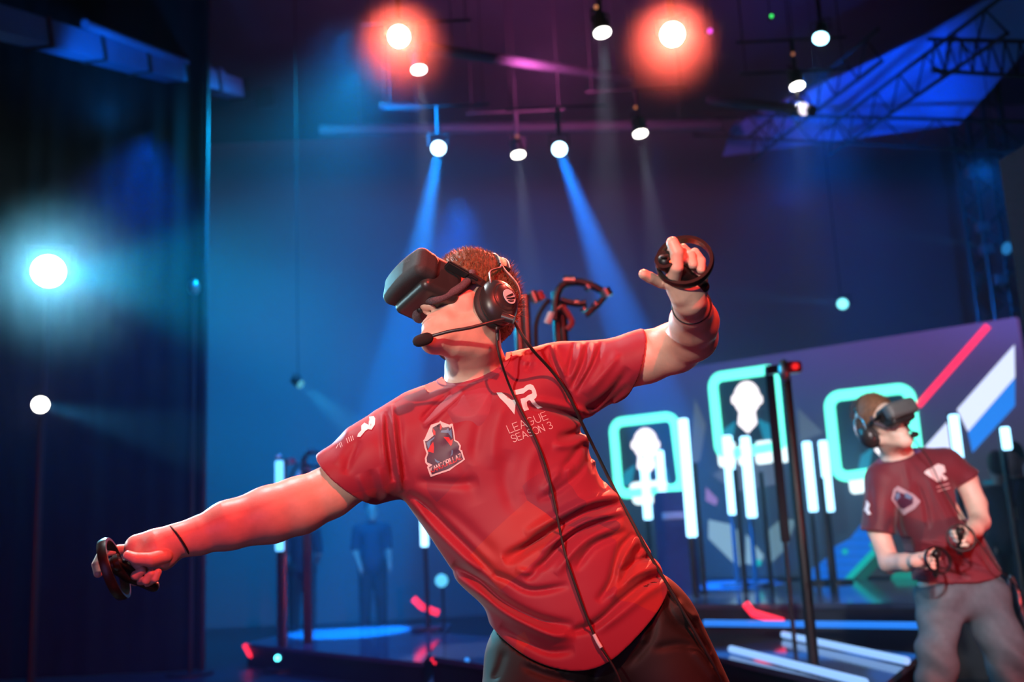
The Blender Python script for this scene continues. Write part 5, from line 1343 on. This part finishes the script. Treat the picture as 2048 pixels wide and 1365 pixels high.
# body, with feet on the floor
ft = [Vector((W(1850, 1365, 4.85).x, 4.8, 0)), Vector((W(2030, 1365, 4.9).x + .05, 4.95, 0))]
hp2 = [W(1875, 1185, Y2), W(1965, 1180, Y2)]; kn2 = [W(1874, 1310, 4.8), W(2010, 1300, 4.85)]
b2 = list(head_prims(head2)) + [(cone(NB2 - Vector((0, 0, .05)), NB2, .075, .062), .03), (cone(NB2, head2.p(-.015, 0, -.05), .062, .058), .02), (cone(NB2, head2.p(.02, 0, -.065), .056, .048), .02)]
b2 += [(loft(O2, D2, U2, V2, [(h, l + .03, r - .03, max(b - .025, .03), w) for h, l, r, b, w in tab2 if -.6 < h < -.05]), .03), (cone(W(1800, 945, Y2), S2L, .06, .058), .03), (cone(W(1830, 935, Y2), S2R, .06, .058), .03), (cone(W(1803, 935, Y2), NB2, .09, .06), .04)]
b2 += chain(a2L) + chain(a2R)
for a, k, f in zip(hp2, kn2, ft):
    an = f + Vector((0, .02, .10)); b2 += [(cone(a, k, .088, .058), .03), (cone(k, k.lerp(an, .3), .055, .055), .02), (cone(k.lerp(an, .3), an, .055, .036), .02), (cone(an, f + Vector((0, 0, .05)), .034, .03), .01)]
def fist(c, px_dir, side):
    """hand closed round a grip: palm, four curled fingers, thumb on top; offsets in metres, x right, z up, y away"""
    V = lambda x, y, z: c + Vector((x * side, y, z))
    out = [(cone(V(-.050, .03, -.004), V(-.012, .010, .004), .030, .032), .02)]
    for i, (dx, L) in enumerate(((.010, 1.0), (.004, 1.05), (-.004, .98), (-.014, .85))):
        z = .026 - i * .019
        out += finger([V(dx - .004, .022, z), V(dx + .026 * L, .006, z + .002), V(dx + .026 * L, -.026, z), V(dx + .002, -.036, z - .002)], (.0115, .0105, .0100, .0090))
    out += finger([V(-.030, -.012, .018), V(-.012, -.030, .036), V(.010, -.034, .044)], (.0155, .0130, .0110))
    return out
hd2 = [W(1858, 1121, Y2 - .31), W(1920, 1076, Y2 - .31)]
b2 += fist(hd2[0], 1, 1) + fist(hd2[1], 1, -1)
pts, qd = sdf_mesh(b2, .0038, lambda P, d: head_post(head2)(P, d) if near_box(P, head2.C, .25) else d, bbox=((O2.x - .5, Y2 - .6, -.02), (O2.x + 1.0, Y2 + .4, 1.95)))
pts[:, 2] = np.maximum(pts[:, 2], .004)
np_mesh('body', pts, qd, skin_m2, person2)
tr_m = mat('grey_trousers', (.085, .12, .15), .75, noise=.12, scale=30, bump=.2)
tr = [(cone(W(1888, 1190, Y2), W(1955, 1182, Y2), .125, .12), 0), (cone(hp2[0] - Vector((0, 0, .05)), kn2[0], .104, .086), .05), (cone(kn2[0], ft[0] + Vector((0, .02, .07)), .086, .080), .03), (cone(hp2[1] - Vector((0, 0, .05)), kn2[1], .118, .098), .05), (cone(kn2[1], ft[1] + Vector((0, .02, .07)), .098, .085), .03)]
tp = plane(W(1910, 1152, Y2), (-.25, 0, 1))
def trpost(P, d):
    q = P; d = d + .013 * np.sin(q[:, 2] * 40 + 2.6 * np.sin(q[:, 0] * 17)) * np.clip(1.0 - q[:, 2], .25, 1) + smoothn(P, 15, 5) * .005
    return np.maximum(smax(d, tp(P), .004), .045 - P[:, 2])
pts, qd = sdf_mesh(tr, .006, trpost, bbox=((O2.x - .4, Y2 - .5, 0), (O2.x + 1.1, Y2 + .4, 1.2)), slack=.02)
np_mesh('trousers', pts, qd, tr_m, person2)
for f in ft:
    pr = [(cone(f + Vector((0, .04, .042)), f + Vector((0, -.17, .036)), .042, .036), 0)]
    pts, qd = sdf_mesh(pr, .007, lambda P, d: smax(d, -P[:, 2], .003), bbox=(npv(f) - .3, npv(f) + .3)); np_mesh('shoe', pts, qd, shoe_m, person2)
hair_part(head2, person2, mat('hair_auburn', (.24, .10, .05), .6, noise=.3, scale=90), n=1500, vox=.0042, length=(.010, .018))
vr_headset(head2, 'grey VR headset over the eyes of the second player', vox=.0038, shell_m=mat('headset_shell_grey', (.13, .125, .125), .5))
YM2 = head2.C.y
ctr = head2
headphones(head2, 'black headphones with a microphone worn by the second player', 1, ((head2.p(.01, .125, -.03), head2.p(-.005, .125, -.035)), [head2.p(.0, .125, -.03), head2.p(.05, .11, -.06), head2.p(.10, .07, -.085), head2.p(.125, .045, -.09)], head2.p(.135, .03, -.09), head2.L), vox=.0038, logo=False)
for c, lab, ax in ((hd2[0], 'motion controller in the lower hand of the second player, on the left', (.15, -.95, .25)), (hd2[1], 'motion controller in the upper hand of the second player, on the right', (-.15, -.95, .25))):
    cc = c + Vector((.018 * (1 if c is hd2[0] else -1), -.052, .0)); controller(cc, ax, (.1, 0, 1), lab, (0, .3, -1), 1.0, .058)
bv2 = bvh_of(jersey2)
decal([[(1848, 946), (1857, 938), (1866, 952), (1872, 937), (1880, 936), (1882, 962), (1874, 964)], [(1862, 936), (1876, 928), (1888, 932), (1892, 944), (1884, 948), (1896, 958), (1888, 962), (1876, 944), (1882, 938), (1868, 942)]], bv2, .004, 'chest_print', print_w, jersey2, 6)
strokes([[(1874, 975), (1898, 968)], [(1876, 983), (1900, 976)]], 1.6, bv2, .004, 'chest_lettering', print_p, jersey2)
def S2(pts): return [(1620 + x / 3.103, 760 + y / 3.103) for x, y in pts]
decal([S2([(505, 740), (520, 680), (545, 660), (600, 690), (640, 710), (688, 755), (650, 800), (580, 842), (545, 800)])], bv2, .004, 'crest', mat('crest_pale', (.42, .34, .40), .6), jersey2, 6)
decal([S2([(520, 740), (535, 690), (560, 700), (640, 730), (640, 770), (580, 805), (555, 790)])], bv2, .0055, 'crest_field', navy_p, jersey2, 6)
decal([S2([(530, 710), (555, 700), (560, 730), (535, 750)]), S2([(595, 700), (635, 725), (625, 745), (590, 730)])], bv2, .007, 'crest_bolt', blue_p, jersey2, 6)
decal([S2([(310, 755), (350, 748), (372, 775), (362, 805), (380, 835), (358, 838), (335, 805), (345, 780), (312, 775)]), S2([(320, 795), (338, 800), (336, 838), (318, 836)])], bv2, .004, 'sleeve_letter', print_w, jersey2, 6)
o = MB().tube(bez([head2.p(-.0, .12, -.04), W(1838, 893, 4.72), W(1858, 920, 4.72), W(1885, 975, 4.72), W(1940, 1060, 4.66), W(1990, 1130, 4.66), W(2020, 1160, 4.75), W(2046, 1195, 4.9), W(2048, 1260, 5.1), Vector((2.7, 5.2, .01)), Vector((2.5, 5.9, .008))], 50), .003, 8).build('headset_cable', M_['rubber'], None, True)
tag(o, 'thin cable hanging over the shoulder and jersey of the second player', 'cable')
o = MB().tube(bez([Vector((2.6, 5.7, .01)), W(2018, 1170, 5.4), W(2036, 1185, 5.4), W(2046, 1230, 5.4), Vector((2.72, 5.5, .01))], 30), .008, 8).build('looped_cable', M_['metal'], None, True)
tag(o, 'pale cable loop beside the hip of the second player', 'cable')

# ------------------------------------------------------------------ people far behind
def bystander(px, ytop, Y, h, face, label, top=(.015, .015, .02), skin=(.45, .28, .22), leg=(.01, .01, .014), badge=False, arm=0.2, z0=0.0):
    p = W(px, ytop, Y); g = Vector((p.x, Y, z0)); s = h / 1.76; F = Vector(face).normalized(); Lr = Vector((0, 0, 1)).cross(F).normalized()
    P_ = lambda f, l, u: g + (F * f + Lr * l + Vector((0, 0, 1)) * u) * s
    t = empty('person', g, label, 'person'); H = Frame(P_(.02, 0, 1.60), F, Lr, s)
    pr = list(head_prims(H)) + [(cone(P_(0, 0, 1.42), H.p(-.01, 0, -.04), .055 * s, .052 * s), .02), (cone(P_(0, -.13, 1.36), P_(0, .13, 1.36), .06 * s, .06 * s), .04), (cone(P_(0, 0, 1.30), P_(0, 0, 1.0), .12 * s, .11 * s), .05)]
    arms = []
    for d in (-1, 1):
        arms += [(cone(P_(0, d * .19, 1.38), P_(-.02, d * .22, 1.10), .046 * s, .040 * s), .02), (cone(P_(-.02, d * .22, 1.10), P_(arm, d * .19, .92), .038 * s, .026 * s), .015), (cone(P_(arm, d * .19, .92), P_(arm + .05, d * .185, .86), .028 * s, .024 * s), .01)]
        for i in range(4): arms += [(cone(P_(arm + .05 + .012 * (i - 1.5), d * .185, .86), P_(arm + .07 + .014 * (i - 1.5), d * .18, .79 - .01 * (i == 3)), .009 * s, .007 * s), .003)]
        arms += [(cone(P_(arm + .03, d * .17, .87), P_(arm + .06, d * .15, .83), .010 * s, .008 * s), .003)]
        pr += [(cone(P_(0, d * .09, .95), P_(.01, d * .10, .50), .085 * s, .06 * s), .04), (cone(P_(.01, d * .10, .50), P_(-.01, d * .11, .08), .055 * s, .036 * s), .02), (cone(P_(-.02, d * .11, .045), P_(.14, d * .12, .035), .038 * s, .032 * s), .02)]
    bb = (npv(g) - np.array([.6, .6, .02]), npv(g) + np.array([.6, .6, 2.0]))
    pts, qd = sdf_mesh(pr + arms, .011, None, bbox=bb); pts[:, 2] = np.maximum(pts[:, 2], z0 + .003)
    np_mesh('body', pts, qd, mat('bystander_skin', skin, .55), t)
    tp_ = [(cone(P_(0, -.15, 1.37), P_(0, .15, 1.37), .075 * s, .075 * s), .0), (cone(P_(0, 0, 1.30), P_(0, 0, .92), .155 * s, .15 * s), .06)] + [(cone(P_(0, d * .19, 1.38), P_(-.02, d * .22, 1.14), .062 * s, .058 * s), .03) for d in (-1, 1)]
    pts, qd = sdf_mesh(tp_, .011, lambda P, d: d + smoothn(P, 25, 3) * .004, bbox=bb); np_mesh('shirt', pts, qd, mat('bystander_shirt', top, .8), t)
    lg = [(cone(P_(0, -.06, .93), P_(0, .06, .93), .125 * s, .125 * s), 0)] + sum([[(cone(P_(0, d * .09, .90), P_(.01, d * .10, .50), .10 * s, .08 * s), .04), (cone(P_(.01, d * .10, .50), P_(-.01, d * .11, .12), .08 * s, .065 * s), .02)] for d in (-1, 1)], [])
    pts, qd = sdf_mesh(lg, .011, None, bbox=bb); np_mesh('trousers', pts, qd, mat('bystander_trousers', leg, .8), t)
    hair_part(H, t, mat('bystander_hair', (.02, .014, .012), .7), n=10, vox=.009, spikes=False)
    if badge:
        MB().box(P_(.17, .02, 1.14), (.02, .055, .09)).build('name_badge', mat('badge', (.5, .6, .6), .5), t); MB().tube([P_(.13, -.06, 1.42), P_(.175, .02, 1.19), P_(.13, .08, 1.42)], .004, 6).build('lanyard', mat('lanyard', (.02, .05, .15), .6), t)
    return t
bystander(2027, 896, 8.35, 1.58, (-.85, -.5, 0), 'person in dark clothes facing left at the right edge of the picture', badge=True, arm=.12)
bystander(1990, 905, 8.45, 1.52, (.4, .9, 0), 'person in dark clothes seen from behind, left of the one at the right edge', skin=(.3, .2, .16))
bystander(742, 1005, 11.3, 1.50, (.3, -1, 0), 'dim person standing far behind under the red sleeve', top=(.02, .03, .06))
bystander(603, 1015, 11.4, 1.48, (-.3, 1, 0), 'dim person far behind under the outstretched forearm', top=(.01, .015, .03))
# blue slab standing in for blurred blue figures behind the tubes
a, b = W(1306, 985, 8.7), W(1386, 985, 8.7)
t = empty('figure_stand_in', ((a.x + b.x) / 2, 8.7, 0), 'dark blue slab with a pale stripe, standing in for blurred blue figures beside the tallest glowing tube', 'stand-in')
MB().box(((a.x + b.x) / 2, 8.7, (a.z) / 2 + .03), (b.x - a.x, .05, a.z - .06), bevel=.02).build('figure_slab', mat('figure_blue', (.015, .06, .22), .7), t)
c_ = W(1346, 1032, 8.66); MB().box(c_, (.19, .01, .06), bevel=.004).build('stripe', mat('figure_stripe', (.45, .6, .85), .5), t)
MB().box(((a.x + b.x) / 2, 8.7, .025), (b.x - a.x + .06, .25, .05), bevel=.01).build('foot', M_['black'], t)
spot('figure_wash', (1.0, 6.2, 3.6), ((a.x + b.x) / 2, 8.7, .8), (0, .22, 1.0), 160, 26, .6, .05)
